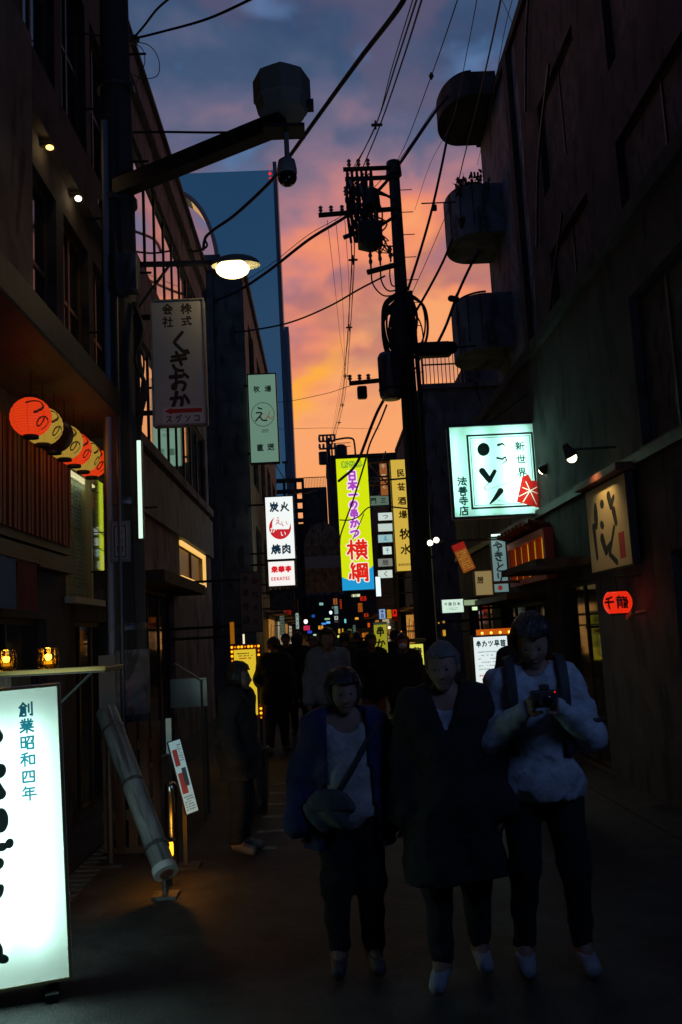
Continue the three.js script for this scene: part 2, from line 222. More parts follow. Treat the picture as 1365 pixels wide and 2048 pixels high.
// A boxed sign: centre of its face, size, turn about y. Its group stands at the foot of the box.
function boxSign(name, label, cat, c, w, h, depth, face, o = {}) {
  const t = thing(name, label, cat, [c.x, c.y - h / 2, c.z], o.group, o.turn ?? 0), e = o.edge ?? 0.02;
  mesh(t, 'housing', new RoundedBoxGeometry(w, h, depth, 2, Math.min(0.015, depth * 0.3)).translate(0, h / 2, -depth / 2 - 0.004), o.housing ?? M.blackMetal);
  const f = mesh(t, 'face', new THREE.PlaneGeometry(w - 2 * e, h - 2 * e).translate(0, h / 2, 0), face);
  if (o.back) mesh(t, 'face', new THREE.PlaneGeometry(w - 2 * e, h - 2 * e).rotateY(Math.PI).translate(0, h / 2, -depth - 0.008), face);
  if (o.frame !== false) { const r = Math.max(0.008, e * 0.9); mesh(t, 'frame', flat([box(-w / 2, 0, 0, w / 2, r, 0.012), box(-w / 2, h - r, 0, w / 2, h, 0.012), box(-w / 2, r, 0, -w / 2 + r, h - r, 0.012), box(w / 2 - r, r, 0, w / 2, h - r, 0.012)]), o.frameMat ?? o.housing ?? M.blackMetal); }
  if (o.arm) for (const f of o.armAt ?? [0.12, 0.88]) { const x0 = o.arm > 0 ? w / 2 : -w / 2; mesh(t, 'bracket', box(x0, h * f - 0.02, -depth * 0.7, x0 + o.arm, h * f + 0.02, -depth * 0.3), M.blackMetal); }
  if (o.panel) { const l = new THREE.RectAreaLight(o.panel[0], o.panel[1], w * 0.94, h * 0.96); l.position.set(0, h / 2, 0.03); l.rotation.y = Math.PI; t.add(l); }
  return t;
}

// ---------------------------------------------------------------- the setting: ground, road paint
{
  const g = new THREE.PlaneGeometry(400, 400, 1, 1).rotateX(-Math.PI / 2).translate(0, 0, -120), uv = g.attributes.uv, p = g.attributes.position;
  for (let i = 0; i < p.count; i++) uv.setXY(i, p.getX(i), p.getZ(i));
  structure('street', g, M.asphalt);
  const pv = (x0, x1) => { const q = box(x0, -0.1, 4, x1, 0.012, -70); return q; };
  structure('pavement', flat([pv(-2.4, -1.95), pv(2.55, 2.95)]), mat([0.11, 0.105, 0.1], 0.8, { map: rep(TX.asphalt, 0.9) }));
  for (let i = 0; i < 6; i++) { const z = -7.4 - i * 0.62; structure(numbered('road_marking'), box(-0.66, 0, z - 0.05, -0.46 + (i % 2) * 0.03, 0.004, z + 0.05), M.paint); }
}

// ---------------------------------------------------------------- facade helper: a wall on a plane x = X facing the street, with real openings
function wallX(t, X, z0, z1, y0, y1, holes, m, thick = 0.22, name = 'wall') {   // z0 near, z1 far (more negative); street side is towards x = 0
  const s = new THREE.Shape(); s.moveTo(-z0, y0); s.lineTo(-z1, y0); s.lineTo(-z1, y1); s.lineTo(-z0, y1); s.closePath();
  for (const [a, b, c, d] of holes) { const h = new THREE.Path(); h.moveTo(-a, c); h.lineTo(-a, d); h.lineTo(-b, d); h.lineTo(-b, c); h.closePath(); s.holes.push(h); }
  const g = new THREE.ExtrudeGeometry(s, { depth: thick, bevelEnabled: false }); g.rotateY(Math.PI / 2); g.translate(X < 0 ? X - thick : X, 0, 0);
  return wpart(t, name, g, m);
}
// a window in such an opening: frame, mullions, panes as pieces of their own
function windowX(t, X, z0, z1, y0, y1, cols, rows, glass, frameM, depth = 0.08) {
  const s = X < 0 ? -1 : 1, xf = X + s * depth, w = 0.045, L = (z0 - z1) / cols, Hh = (y1 - y0) / rows;
  const f = [box(xf, y0, z0, xf + s * 0.06, y0 + w, z1), box(xf, y1 - w, z0, xf + s * 0.06, y1, z1), box(xf, y0 + w, z0, xf + s * 0.06, y1 - w, z0 - w), box(xf, y0 + w, z1 + w, xf + s * 0.06, y1 - w, z1)];
  for (let i = 1; i < cols; i++) f.push(box(xf + s * 0.005, y0 + w, z0 - L * i + w / 2, xf + s * 0.055, y1 - w, z0 - L * i - w / 2));
  for (let i = 1; i < rows; i++) f.push(box(xf + s * 0.01, y0 + Hh * i - w / 2, z0 - w, xf + s * 0.05, y0 + Hh * i + w / 2, z1 + w));
  const fr = wpart(t, 'window_frame', flat(f), frameM);
  for (let i = 0; i < cols; i++) for (let j = 0; j < rows; j++) {
    const q = wpart(fr, 'pane', box(xf + s * 0.025, y0 + Hh * j + w / 2, z0 - L * i - w / 2, xf + s * 0.035, y0 + Hh * (j + 1) - w / 2, z0 - L * (i + 1) + w / 2), glass);
  }
  return fr;
}

// ---------------------------------------------------------------- left side, near: dark restaurant front under a ledge
{
  const X = -2.4, t = thing('restaurant_building', 'dark restaurant front with red slatted screen and ledge above the lantern row', 'building', [-5, 0, -5]);
  const holes = [[-7.35, -8.3, 4.35, 5.95], [-8.55, -9.5, 4.35, 5.95], [-9.7, -10.6, 4.35, 5.95], [-7.35, -8.3, 7.1, 8.9], [-8.55, -9.5, 7.1, 8.9], [-9.7, -10.6, 7.1, 8.9], [-8.5, -10.3, 2.12, 3.5], [-5.6, -7.9, 0.02, 1.9], [-8.8, -10.2, 0.02, 1.9]];
  wallX(t, X, 3, -11, 0, 13, holes, M.darkWall);
  wpart(t, 'building_core', box(-8, 0, 2.9, -2.95, 13, -10.9), M.darkWall);
  wpart(t, 'parapet', box(-2.7, 13, 3, -2.36, 13.3, -11), M.darkWall);
  for (const h of holes.slice(0, 6)) windowX(t, X, ...h, 2, 2, M.glassDark, mat([0.18, 0.11, 0.06], 0.5));
  for (const h of holes.slice(7)) windowX(t, X, ...h, 3, 1, M.glassDark, M.darkWood);
  wpart(t, 'pilaster', box(-2.4, 3.98, -6.1, -2.28, 6.9, -7.22, 0.01), M.beige, 'pale tiled pilaster beside the upper windows');
  wpart(t, 'cornice', box(-2.4, 6.3, 3, -2.3, 6.45, -10.95), M.darkWall);
  wpart(t, 'ledge', box(-2.4, 3.66, 3, -1.72, 3.9, -8.7, 0.02), M.darkWood);
  const sc = wpart(t, 'slat_screen', flat([box(-2.4, 2.5, -5.6, -2.34, 2.57, -8.46), box(-2.4, 3.4, -5.6, -2.34, 3.47, -8.46)]), M.darkWood, 'red wooden slat screen behind the lanterns');
  for (let i = 0; i < 26; i++) { const z = -5.64 - i * 0.108; wpart(sc, 'slat', box(-2.385, 2.57, z, -2.32 + (i % 3) * 0.004, 3.4, z - 0.06), i % 3 ? M.redWood : M.redWood2); }
  wpart(t, 'beam', box(-2.4, 2.32, -5.5, -2.3, 2.46, -8.46), M.darkWood);
  // showcase with pasted menus
  const menu = print(420, 320, '#8f9684', (c, W, H) => {
    for (let i = 0; i < 5; i++) for (let j = 0; j < 2; j++) { const x = 14 + i * 82, y = 14 + j * 156; c.fillStyle = ['#b7bda6', '#a2ad98', '#c3b681', '#9aa6a0', '#b58a48'][(i + j * 2) % 5]; c.fillRect(x, y, 70, 140); lines(c, x + 6, y + 8, 56, 11, 11, 5, i === 4 ? '#5c2412' : '#3c463c'); }
  });
  const cs = wpart(t, 'showcase', flat([box(-2.66, 2.14, -8.52, -2.62, 3.48, -10.28), box(-2.62, 2.1, -8.5, -2.4, 2.14, -10.3)]), M.offWhite, 'window showcase with pasted menu sheets');
  wpart(cs, 'menu_sheets', new THREE.PlaneGeometry(1.7, 1.28).rotateY(Math.PI / 2).translate(-2.612, 2.81, -9.4), new THREE.MeshStandardMaterial({ map: menu, roughness: 0.7 }));
  wpart(cs, 'glass', box(-2.44, 2.14, -8.52, -2.436, 3.48, -10.28), mat([0.9, 0.95, 0.92], 0.03, { phys: true, transmission: 1, thickness: 0 }));
  wpart(cs, 'strip_light', box(-2.6, 3.44, -8.6, -2.54, 3.465, -10.2), glow(0xffe9b0, 1.4));
  const l = new THREE.RectAreaLight(0xe8f0c8, 3.5, 1.5, 0.05); l.position.set(-2.57 + 5, 3.43, -9.4 + 5); l.rotation.set(-Math.PI / 2, 0, Math.PI / 2); t.add(l);
  wpart(cs, 'mullion', box(-2.45, 2.14, -9.42, -2.39, 3.48, -9.47), mat([0.4, 0.36, 0.16], 0.5));
  wpart(cs, 'sill', box(-2.42, 2.06, -8.45, -2.3, 2.12, -10.36), mat([0.4, 0.42, 0.34], 0.5));
  // two small lamps on the upper wall
  for (const [ppx, ppy, pz] of [[100, 295, -8.12], [157, 397, -9.12]]) {
    const lp = onX(ppx, ppy, -2.31);
    const w = thing('wall_lamp', pz > -9 ? 'small oval warm lamp on the dark upper wall, above the pale pilaster' : 'small round white lamp on the dark upper wall beside the pole', 'wall lamp', [-2.31, lp.y - 0.03, lp.z]);
    mesh(w, 'bracket', box(-0.09, 0.045, -0.02, 0.03, 0.07, 0.02), M.black);
    mesh(w, 'lamp_glass', new THREE.SphereGeometry(1, 12, 8).scale(0.036, pz > -9 ? 0.02 : 0.03, 0.036).translate(0, 0.03, 0), glow(pz > -9 ? 0xffd070 : 0xfff2d0, 3));
    const pl = new THREE.PointLight(0xffd9a0, 0.05); pl.position.set(0, 0.03, 0); pl.castShadow = true; w.add(pl);
  }
  // noren cloth
  const nt = thing('noren_curtain', 'short blue and dark red shop curtain over the restaurant door', 'curtain', [-2.2, 1.9, -6.55]);
  wpart(nt, 'rod', cyl(V(-2.2, 2.31, -5.6), V(-2.2, 2.31, -7.1), 0.012), M.darkWood);
  for (const z of [-5.62, -7.05]) wpart(nt, 'rod_bracket', box(-2.4, 2.295, z, -2.19, 2.325, z - 0.03), M.darkWood);
  [[-5.62, -6.05, 0], [-6.07, -6.5, 1], [-6.53, -6.98, 0]].forEach(([a, b, k], i) => {
    const g = new THREE.PlaneGeometry(a - b, 0.36, 16, 6).rotateY(Math.PI / 2), p = g.attributes.position;
    for (let q = 0; q < p.count; q++) p.setX(q, Math.sin(p.getZ(q) * 26 + i) * 0.012 * (1 - (p.getY(q) + 0.18)));
    wpart(nt, 'cloth_panel', g.translate(-2.2, 2.12, (a + b) / 2), mat([[0.3, 0.03, 0.03], [0.22, 0.28, 0.4]][k], 0.9, { map: rep(TX.cloth, 3), side: THREE.DoubleSide }));
  });
}

// row of paper lanterns under the ledge
{
  const sw = (k) => print(512, 256, ['#e03a14', '#c8a03c', '#4a1a10'][k], (c, W, H) => {
    c.strokeStyle = ['#a82208', '#9c7a24', '#2c0c06'][k]; c.lineWidth = 2; for (let i = 0; i < 8; i++) { c.beginPath(); c.moveTo(i * 64 + 8, 0); c.lineTo(i * 64 + 8, H); c.stroke(); }
    if (k < 2) { c.strokeStyle = '#180a06'; for (const ox of [60, 316]) { glyph(c, 'つ', ox, 40, 100, 12, '#180a06', 0.5); glyph(c, 'の', ox + 40, 120, 84, 7, '#180a06', 0.5); } }
    c.lineWidth = 1.5; c.strokeStyle = ['#b42a0c', '#a88630', '#381208'][k]; for (let y = 20; y < H - 20; y += 11) { c.beginPath(); c.moveTo(0, y); c.lineTo(W, y); c.stroke(); }
    c.fillStyle = '#140805'; c.fillRect(0, 0, W, 20); c.fillRect(0, H - 20, W, 20);
  });
  const tex = [sw(0), sw(1), sw(2)], order = [0, 1, 2, 1, 0, 1, 0], words = ['round red paper lantern with black brush lettering, in the row under the ledge', 'round yellow paper lantern with black brush lettering, in the row under the ledge', 'unlit dark brown paper lantern in the row under the ledge'];
  order.forEach((k, i) => {
    const z = -6.41 - i * 0.285, r = 0.145, t = thing('paper_lantern', words[k], 'lantern', [-2.05, 3.17, z], 'paper lanterns hanging in a row under the restaurant ledge');
    const prof = []; for (let j = 0; j <= 24; j++) { const a = -Math.PI / 2 + Math.PI * j / 24; prof.push([Math.max(0.05, Math.cos(a) * r) + (j % 2 ? 0.0035 : 0) * Math.cos(a), Math.sin(a) * r + 0.145]); }
    const sh = mesh(t, 'paper_shade', lathe(prof, V(0, 0, 0), 28).rotateY(2.4 + (i % 3) * 0.25), lit(tex[k], [0.95, 0.62, 0.06][k], { color: 0x666666 }));
    mesh(t, 'lower_ring', new THREE.CylinderGeometry(0.056, 0.056, 0.024, 16).translate(0, 0, 0), M.black); mesh(t, 'upper_ring', new THREE.CylinderGeometry(0.056, 0.056, 0.024, 16).translate(0, 0.29, 0), M.black);
    mesh(t, 'cord', cyl(V(0, 0.3, 0), V(0, 0.49, 0), 0.004, 0.004, 5), M.black);
    if (k < 2) { const p = new THREE.PointLight(k ? 0xffb850 : 0xff4a1c, 0.017); p.position.y = 0.145; p.castShadow = true; t.add(p); }
  });
}

// ---------------------------------------------------------------- left side, second: grey building with tall windows that mirror the sunset
{
  const X = -2.4, z0 = -11.02, z1 = -19.6, t = thing('office_building', 'grey low building with tall window strips mirroring the sunset, behind the hanging white board', 'building', [-5, 0, -15]);
  const holes = [[-11.5, -19.2, 7.15, 8.9], [-11.5, -19.2, 4.55, 5.95], [-15.3, -18.45, 2.72, 3.36], [-12, -14.6, 0.02, 2.4]];
  wallX(t, X, z0, z1, 0, 9.5, holes, M.greyWall); wpart(t, 'building_core', box(-7.5, 0, z0, -2.95, 9.4, z1), M.greyWall);
  wpart(t, 'parapet', box(-2.75, 9.5, z0, -2.3, 9.95, z1, 0.02), M.greyWall); wpart(t, 'coping', box(-2.8, 9.95, z0, -2.24, 10.02, z1), M.concrete);
  windowX(t, X, -11.5, -19.2, 7.15, 8.9, 9, 1, M.mirrorGlass, M.blackMetal, 0.05); windowX(t, X, -11.5, -19.2, 4.55, 5.95, 9, 1, M.mirrorGlass, M.blackMetal, 0.05);
  wpart(t, 'string_course', box(-2.4, 4.3, z0, -2.3, 4.45, z1), M.concrete);
  wpart(t, 'fascia', box(-2.4, 3.4, z0, -2.33, 4.2, z1), M.teal);
  wpart(t, 'awning', box(-2.4, 2.4, -11.2, -1.95, 2.55, -15.1), M.brownWall);
  windowX(t, X, -12, -14.6, 0.02, 2.4, 3, 1, M.glassDark, M.darkWood);
  // small lit transom window
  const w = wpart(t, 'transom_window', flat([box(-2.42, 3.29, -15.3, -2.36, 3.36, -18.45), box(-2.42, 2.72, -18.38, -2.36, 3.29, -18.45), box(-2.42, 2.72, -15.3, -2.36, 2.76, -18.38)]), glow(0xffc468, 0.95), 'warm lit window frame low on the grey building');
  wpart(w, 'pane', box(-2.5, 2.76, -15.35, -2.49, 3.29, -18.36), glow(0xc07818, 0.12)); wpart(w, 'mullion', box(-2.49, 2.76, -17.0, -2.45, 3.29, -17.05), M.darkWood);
}

// ---------------------------------------------------------------- left side, third: taller block that steps out to the street, then lower fronts
{
  const t = thing('corner_block', 'taller greenish block stepping out into the street behind the street lamp', 'building', [-4, 0, -30]);
  const X = -1.68, holes = []; for (let f = 0; f < 3; f++) for (let k = 0; k < 4; k++) holes.push([-23.6 - k * 3.2, -25.6 - k * 3.2, 2.9 + f * 2.8, 4.6 + f * 2.8]);
  wallX(t, X, -22.6, -36.5, 0, 11.1, holes, M.teal); wpart(t, 'building_core', box(-7.5, 0, -22.6, -2.2, 11.0, -36.5), M.teal);
  wpart(t, 'end_wall', box(-7.5, 0, -22.35, -1.68, 11.1, -22.6), M.teal);
  for (const h of holes) windowX(t, X, ...h, 2, 1, M.glassDark, M.blackMetal);
  wpart(t, 'coping', box(-7.6, 11.1, -22.28, -1.6, 11.3, -36.6), M.concrete);
  wpart(t, 'roof_tank', box(-3.6, 11.3, -24, -2.4, 12.3, -26), M.blueWall);
  for (let i = 0; i < 7; i++) wpart(t, 'drain_pipe', cyl(V(-6.2 + i * 0.62, 0, -22.3), V(-6.2 + i * 0.62, 11.05, -22.3), 0.035, 0.035, 8), i % 2 ? M.concrete : M.steel);
  const d = [['brown_shopfront', 'dark brown two storey shopfront beyond the greenish block', -1.75, -36.6, -45, 6.4, M.brownWall], ['narrow_shophouse', 'narrow grey shophouse beyond the brown shopfront', -1.9, -45.1, -52, 8.2, M.greyWall], ['far_shophouse', 'far dark shophouse at the end of the left row', -1.8, -52.1, -66, 7.2, M.darkWall]];
  for (const [n, lb, X2, a, b, h, m] of d) {
    const q = thing(n, lb, 'building', [-4, 0, (a + b) / 2]); const hl = [[a - 1, a - 3, 3.2, 4.8], [a - 4, a - 6, 3.2, 4.8]];
    wallX(q, X2, a, b, 0, h, hl, m); wpart(q, 'building_core', box(-7, 0, a, X2 - 0.5, h - 0.1, b), m); wpart(q, 'coping', box(X2 - 0.4, h, a, X2 + 0.08, h + 0.15, b), M.concrete);
    for (const e of hl) windowX(q, X2, ...e, 2, 1, M.glassDark, M.blackMetal);
    wpart(q, 'awning', box(X2, 2.5, a - 0.3, X2 + 0.6, 2.62, b + 0.3), M.brownWall);
  }
}
// the frame building that shows the sky through its open floors
{
  const t = thing('open_frame_building', 'dark building with open roof frame showing orange sky through its floors', 'building', [-1.2, 0, -72]);
  const k = 72 / 50, L = (x) => x * k, z = -72;
  for (const x of [-2.6, -1.95, -1.32, -0.9]) wpart(t, 'column', box(L(x), 0, z, L(x) + 0.22, 14.2, z - 0.4), M.black);
  for (const y of [10.7, 11.5, 12.3, 13.1, 14.0]) wpart(t, 'floor_beam', box(L(-2.7), y, z + 0.06, L(-0.78), y + 0.28, z - 0.46), M.black);
  wpart(t, 'lower_wall', box(L(-2.7), 0, z - 0.5, L(-0.8), 10.6, z - 6), M.darkWall); wpart(t, 'side_block', box(L(-0.82), 0, z - 0.2, L(0.5), 13.4, z - 6), M.darkWall);
  const fe = wpart(t, 'roof_fence', flat([box(L(-0.8), 13.4, z - 0.3, L(0.48), 13.5, z - 0.36), box(L(-0.8), 14.3, z - 0.3, L(0.48), 14.36, z - 0.36)]), M.blackMetal);
  for (let i = 0; i < 15; i++) wpart(fe, 'bar', box(L(-0.78) + i * 0.125, 13.5, z - 0.31, L(-0.78) + i * 0.125 + 0.03, 14.3, z - 0.35), M.blackMetal);
  wpart(t, 'roof_light', flat([cyl(V(L(-1.75), 14.2, z), V(L(-1.75), 15.6, z), 0.05), box(L(-1.75) - 0.25, 15.55, z - 0.1, L(-1.75) + 0.25, 15.7, z + 0.1)]), M.black);
}
// glass tower far behind with an arched cut
{
  const D = 130, p = (x, y) => at(x, y, D), z = -D, r = p(546, 340), s = new THREE.Shape(), a0 = p(437, 505), top = p(360, 383);
  s.moveTo(-42, 0); s.lineTo(r.x, 0); s.lineTo(r.x, r.y); s.lineTo(-42, r.y); s.closePath();
  const h = new THREE.Path(), cx = top.x - 1, cy = a0.y - 3, rx = a0.x - cx, ry = top.y - cy; h.moveTo(cx - rx, cy - 8); h.lineTo(cx - rx, cy); for (let i = 1; i <= 24; i++) { const a = Math.PI - Math.PI * i / 24; h.lineTo(cx + Math.cos(a) * rx, cy + Math.sin(a) * ry); } h.lineTo(cx + rx, cy - 8); h.closePath(); s.holes.push(h);
  const t = thing('glass_tower', 'tall blue glass tower with arched opening behind the street lamp', 'building', [r.x, 0, z]);
  const g = new THREE.ExtrudeGeometry(s, { depth: 4, bevelEnabled: false }).translate(0, 0, z - 4);
  wpart(t, 'tower_wall', g, mat([0.5, 0.98, 0.98], 0.14, { metalness: 0.92 }));
  wpart(t, 'corner_fin', box(r.x + 0.02, 0, z + 0.3, r.x + 0.6, r.y + 1.2, z - 5), mat([0.1, 0.17, 0.22], 0.4));
  wpart(t, 'side_wing', box(r.x + 0.65, 0, z - 1, r.x + 1.3, r.y * 0.66, z - 6), mat([0.2, 0.3, 0.42], 0.4));
  const rim = []; for (let i = 0; i <= 24; i++) { const a = Math.PI - Math.PI * i / 24; rim.push(V(cx + Math.cos(a) * (rx - 0.1), cy + Math.sin(a) * (ry - 0.1), z + 0.2)); }
  wpart(t, 'arch_rim', tube(rim, 0.35, 48, 6), mat([0.5, 0.36, 0.32], 0.6));
  for (const [x, y] of [[540, 337], [541, 352]]) wpart(t, 'warning_lamp', ball(p(x, y).setZ(z + 0.7), y > 345 ? 0.2 : 0.12, 10, 8), glow(0xff2010, y > 345 ? 1.6 : 0.8));
}

// ---------------------------------------------------------------- right side: apartment block with drum balconies, shops in front
{
  const t = thing('apartment_block', 'tall dark apartment block with rounded drum balconies above the right shops', 'building', [7, 0, -9]);
  const X = 4.5;
  wallX(t, X, 3, -17, 0, 13.6, [[-13.4, -15.8, 6.6, 8.4], [-13.4, -15.8, 9.5, 11.3], [-9, -12, 6.6, 8.4], [-9, -12, 9.5, 11.3]], M.shadedWall);
  for (const [a, b] of [[-13.4, -15.8], [-9, -12]]) for (const y of [6.6, 9.5]) windowX(t, X, a, b, y, y + 1.8, 2, 1, M.shutter, M.blackMetal);
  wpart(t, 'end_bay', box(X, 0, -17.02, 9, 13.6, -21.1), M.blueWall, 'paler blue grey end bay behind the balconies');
  wpart(t, 'building_core', box(X + 0.6, 0, 3, 9.5, 13.5, -16.95), M.shadedWall); wpart(t, 'coping', box(X - 0.08, 13.6, 3, 9.5, 13.8, -21.2), M.shadedWall);
  wpart(t, 'pier', box(X - 0.12, 5, -17.4, X - 0.002, 13.6, -17.75), M.shadedWall);
  [[7.72, 8.97, 0.9], [10.4, 11.55, 0.9], [13.6, 14.15, 1.1]].forEach(([y0, y1, hz], i) => {
    const b = new THREE.Shape(); const rx = 1.2; b.moveTo(0, -hz);
    b.lineTo(-rx * 0.45, -hz); b.absellipse(-rx * 0.45, 0, rx * 0.55, hz, -Math.PI / 2, Math.PI / 2, true); b.lineTo(0, hz); b.closePath();
    const hole = new THREE.Path(), q = 0.1; hole.moveTo(0 - q, -hz + q); hole.lineTo(-rx * 0.45, -hz + q); hole.absellipse(-rx * 0.45, 0, rx * 0.55 - q, hz - q, -Math.PI / 2, Math.PI / 2, true); hole.lineTo(-q, hz - q); hole.closePath();
    const par = b.clone(); par.holes.push(hole);
    const ext = (s, d, y) => new THREE.ExtrudeGeometry(s, { depth: d, bevelEnabled: false, curveSegments: 24 }).rotateX(-Math.PI / 2).translate(X, y, -20);
    const sl = wpart(t, 'balcony', ext(b, 0.18, y0), i === 2 ? M.shadedWall : M.blueWall, ['lowest drum balcony', 'middle drum balcony with plants', 'topmost drum slab'][i]);
    wpart(sl, 'balcony_parapet', ext(par, y1 - y0 - 0.18, y0 + 0.18), i === 2 ? M.shadedWall : M.blueWall);
    wpart(sl, 'hand_rail', (() => { const pts = []; for (let k = 0; k <= 14; k++) { const a = -Math.PI / 2 - Math.PI * k / 14; pts.push(V(X - rx * 0.45 + Math.cos(a) * (rx * 0.55 - 0.05), y1 + 0.05, -20 + Math.sin(a) * (hz - 0.05))); } return tube(pts, 0.025, 40, 5); })(), M.blackMetal);
    if (i < 2) for (let k = 0; k < 7; k++) { const a = Math.PI / 2 + Math.PI * (k + 0.5) / 7, x = X - rx * 0.45 + Math.cos(a) * (rx * 0.55 + 0.002), zz = -20 - Math.sin(a) * (hz + 0.002); wpart(sl, 'panel_seam', cyl(V(x, y0 + 0.2, zz), V(x, y1, zz), 0.012, 0.012, 5), M.shadedWall); }
  });
  for (let k = 0; k < 3; k++) { const y = 6 + k * 2.8; wpart(t, 'conduit', tube([V(X - 0.06, y, -16.4), V(X - 0.06, y + 1.4, -15.8), V(X - 0.06, y + 2.6, -14.6)], 0.03, 20, 6), M.steel); }
  // potted plants on the middle balcony
  for (let k = 0; k < 3; k++) {
    const c = V(3.62 + k * 0.24, 11.58, -19.35 + k * 0.05), pt = thing('balcony_plant', ['leafy plant at the rounded end of the middle balcony', 'leafy plant in the middle of the middle balcony', 'leafy plant by the wall on the middle balcony'][k], 'plant', c.clone().setY(10.58), 'plants on the middle balcony');
    wpart(pt, 'pot', lathe([[0.001, 0], [0.1, 0], [0.14, 0.24], [0.12, 0.24]], c.clone().setY(10.58), 14), M.brownWall);
    wpart(pt, 'stem', cyl(c.clone().setY(10.8), c.clone().setY(11.5), 0.015, 0.01, 6), M.darkWood);
    const lf = []; for (let i = 0; i < 60; i++) { const g = new THREE.PlaneGeometry(0.05, 0.14); g.rotateX(rr(-1.3, 1.3)).rotateY(rr(0, 6.3)); g.translate(c.x + rr(-0.16, 0.16), rr(11.35, 11.85), c.z + rr(-0.16, 0.16)); lf.push(g); }
    wpart(pt, 'leaves', flat(lf), mat([0.05, 0.08, 0.035], 0.7, { side: THREE.DoubleSide }));
  }
  const s = thing('shop_row', 'dark low shop row along the right side, carrying the bright square sign', 'building', [4, 0, -8]);
  wallX(s, 2.98, 3, -19.6, 0, 5.2, [[-5.2, -7.6, 0.02, 2.2], [-9.8, -11.3, 0.02, 2.1], [-12.2, -15.2, 0.02, 1.95], [-6, -8, 3.2, 4.6], [-16, -18.6, 0.02, 2.2]], M.shadedWall, 0.3);
  wpart(s, 'building_core', box(3.4, 0, 2.95, 4.45, 5.1, -19.5), M.shadedWall); wpart(s, 'coping', box(2.9, 5.2, 3, 4.48, 5.35, -19.65), M.shadedWall);
  windowX(s, 2.98, -5.2, -7.6, 0.02, 2.2, 4, 1, M.shutter, M.darkWood); windowX(s, 2.98, -16, -18.6, 0.02, 2.2, 3, 1, M.glassDark, M.darkWood); windowX(s, 2.98, -9.8, -11.3, 0.02, 2.1, 2, 1, M.glassDark, M.darkWood); windowX(s, 2.98, -12.2, -15.2, 0.02, 1.95, 4, 1, M.glassDark, M.darkWood); windowX(s, 2.98, -6, -8, 3.2, 4.6, 3, 1, M.shutter, M.blackMetal);
  wpart(s, 'awning', box(2.3, 2.25, -9.6, 2.98, 2.33, -11.5), M.brownWall); wpart(s, 'eaves', box(2.45, 1.98, -12, 2.98, 2.06, -15.4), M.darkWood);
  wpart(s, 'string_course', box(2.92, 3.05, 3, 2.98, 3.15, -19.6), M.darkWood);
  // third building beyond the pole, with roof fences
  const r3 = thing('blue_grey_building', 'blue grey building with barred roof fence behind the right utility pole', 'building', [5, 0, -27]);
  wallX(r3, 3.0, -24.5, -33, 0, 8.2, [[-25.5, -27, 5.2, 6.8], [-28.5, -30, 5.2, 6.8]], M.blueWall); wpart(r3, 'building_core', box(3.5, 0, -24.5, 8, 8.1, -33), M.blueWall); wpart(r3, 'end_wall', box(3.0, 0, -24.2, 8, 8.2, -24.48), M.blueWall);
  for (const [a, b] of [[-25.5, -27], [-28.5, -30]]) windowX(r3, 3.0, a, b, 5.2, 6.8, 2, 1, M.glassDark, M.blackMetal);
  wpart(r3, 'coping', box(2.95, 8.2, -24.1, 8, 8.34, -33), M.concrete);
  const fe = wpart(r3, 'roof_fence', flat([box(3.05, 9.45, -24.2, 4.2, 9.5, -24.26), box(3.05, 8.9, -24.2, 4.2, 8.93, -24.26), box(4.14, 8.34, -24.2, 4.2, 9.55, -24.28), box(3.05, 8.34, -24.2, 3.1, 9.55, -24.28)]), M.blackMetal);
  for (let i = 0; i < 9; i++) wpart(fe, 'bar', box(3.16 + i * 0.11, 8.34, -24.22, 3.18 + i * 0.11, 9.45, -24.24), M.blackMetal);
  wpart(r3, 'stair_house', box(4.3, 8.34, -24.6, 7, 9.0, -28), M.blueWall); 
  const r4 = thing('side_block', 'dark narrow block beside the yellow vertical sign', 'building', [4, 0, -36]);
  wallX(r4, 2.6, -33.2, -44, 0, 7.5, [[-34.5, -36.5, 4, 5.6], [-38.5, -40.5, 4, 5.6]], M.darkWall); wpart(r4, 'building_core', box(3.1, 0, -33.2, 7, 7.4, -44), M.darkWall); wpart(r4, 'roof_railing', flat([box(2.6, 8.3, -33.2, 2.64, 8.34, -44), ...Array.from({ length: 12 }, (_, i) => box(2.6, 7.5, -33.3 - i * 0.9, 2.64, 8.3, -33.34 - i * 0.9))]), M.blackMetal);
  for (const a of [-34.5, -38.5]) windowX(r4, 2.6, a, a - 2, 4, 5.6, 2, 1, M.glassDark, M.blackMetal);
  const r5 = thing('roof_billboard_building', 'dark far block with water tank and pipe frame on its roof', 'building', [2.5, 0, -62]);
  wpart(r5, 'wall', box(0.72, 0, -60, 6, 13.4, -68), M.darkWall); wpart(r5, 'coping', box(0.68, 13.4, -59.9, 6, 13.6, -68), M.darkWall); wpart(r5, 'water_tank', lathe([[0.001, 0], [0.42, 0], [0.45, 0.2], [0.45, 0.75], [0.3, 0.92], [0.001, 0.95]], V(1.72, 13.6, -61), 18), M.blackMetal);
  const fp = [V(1.1, 13.6, -60.6), V(1.12, 14.4, -60.6), V(1.2, 14.75, -60.6), V(1.6, 14.85, -60.6), V(2.3, 14.9, -60.6), V(2.6, 14.8, -60.6), V(2.68, 14.4, -60.6), V(2.7, 13.6, -60.6)];
  wpart(r5, 'roof_frame', tube(fp, 0.07, 60, 6), M.blackMetal); wpart(r5, 'roof_ladder', flat([box(1.2, 14.3, -60.62, 2.4, 14.34, -60.58), box(1.2, 14.55, -60.62, 2.4, 14.59, -60.58)]), M.blackMetal);
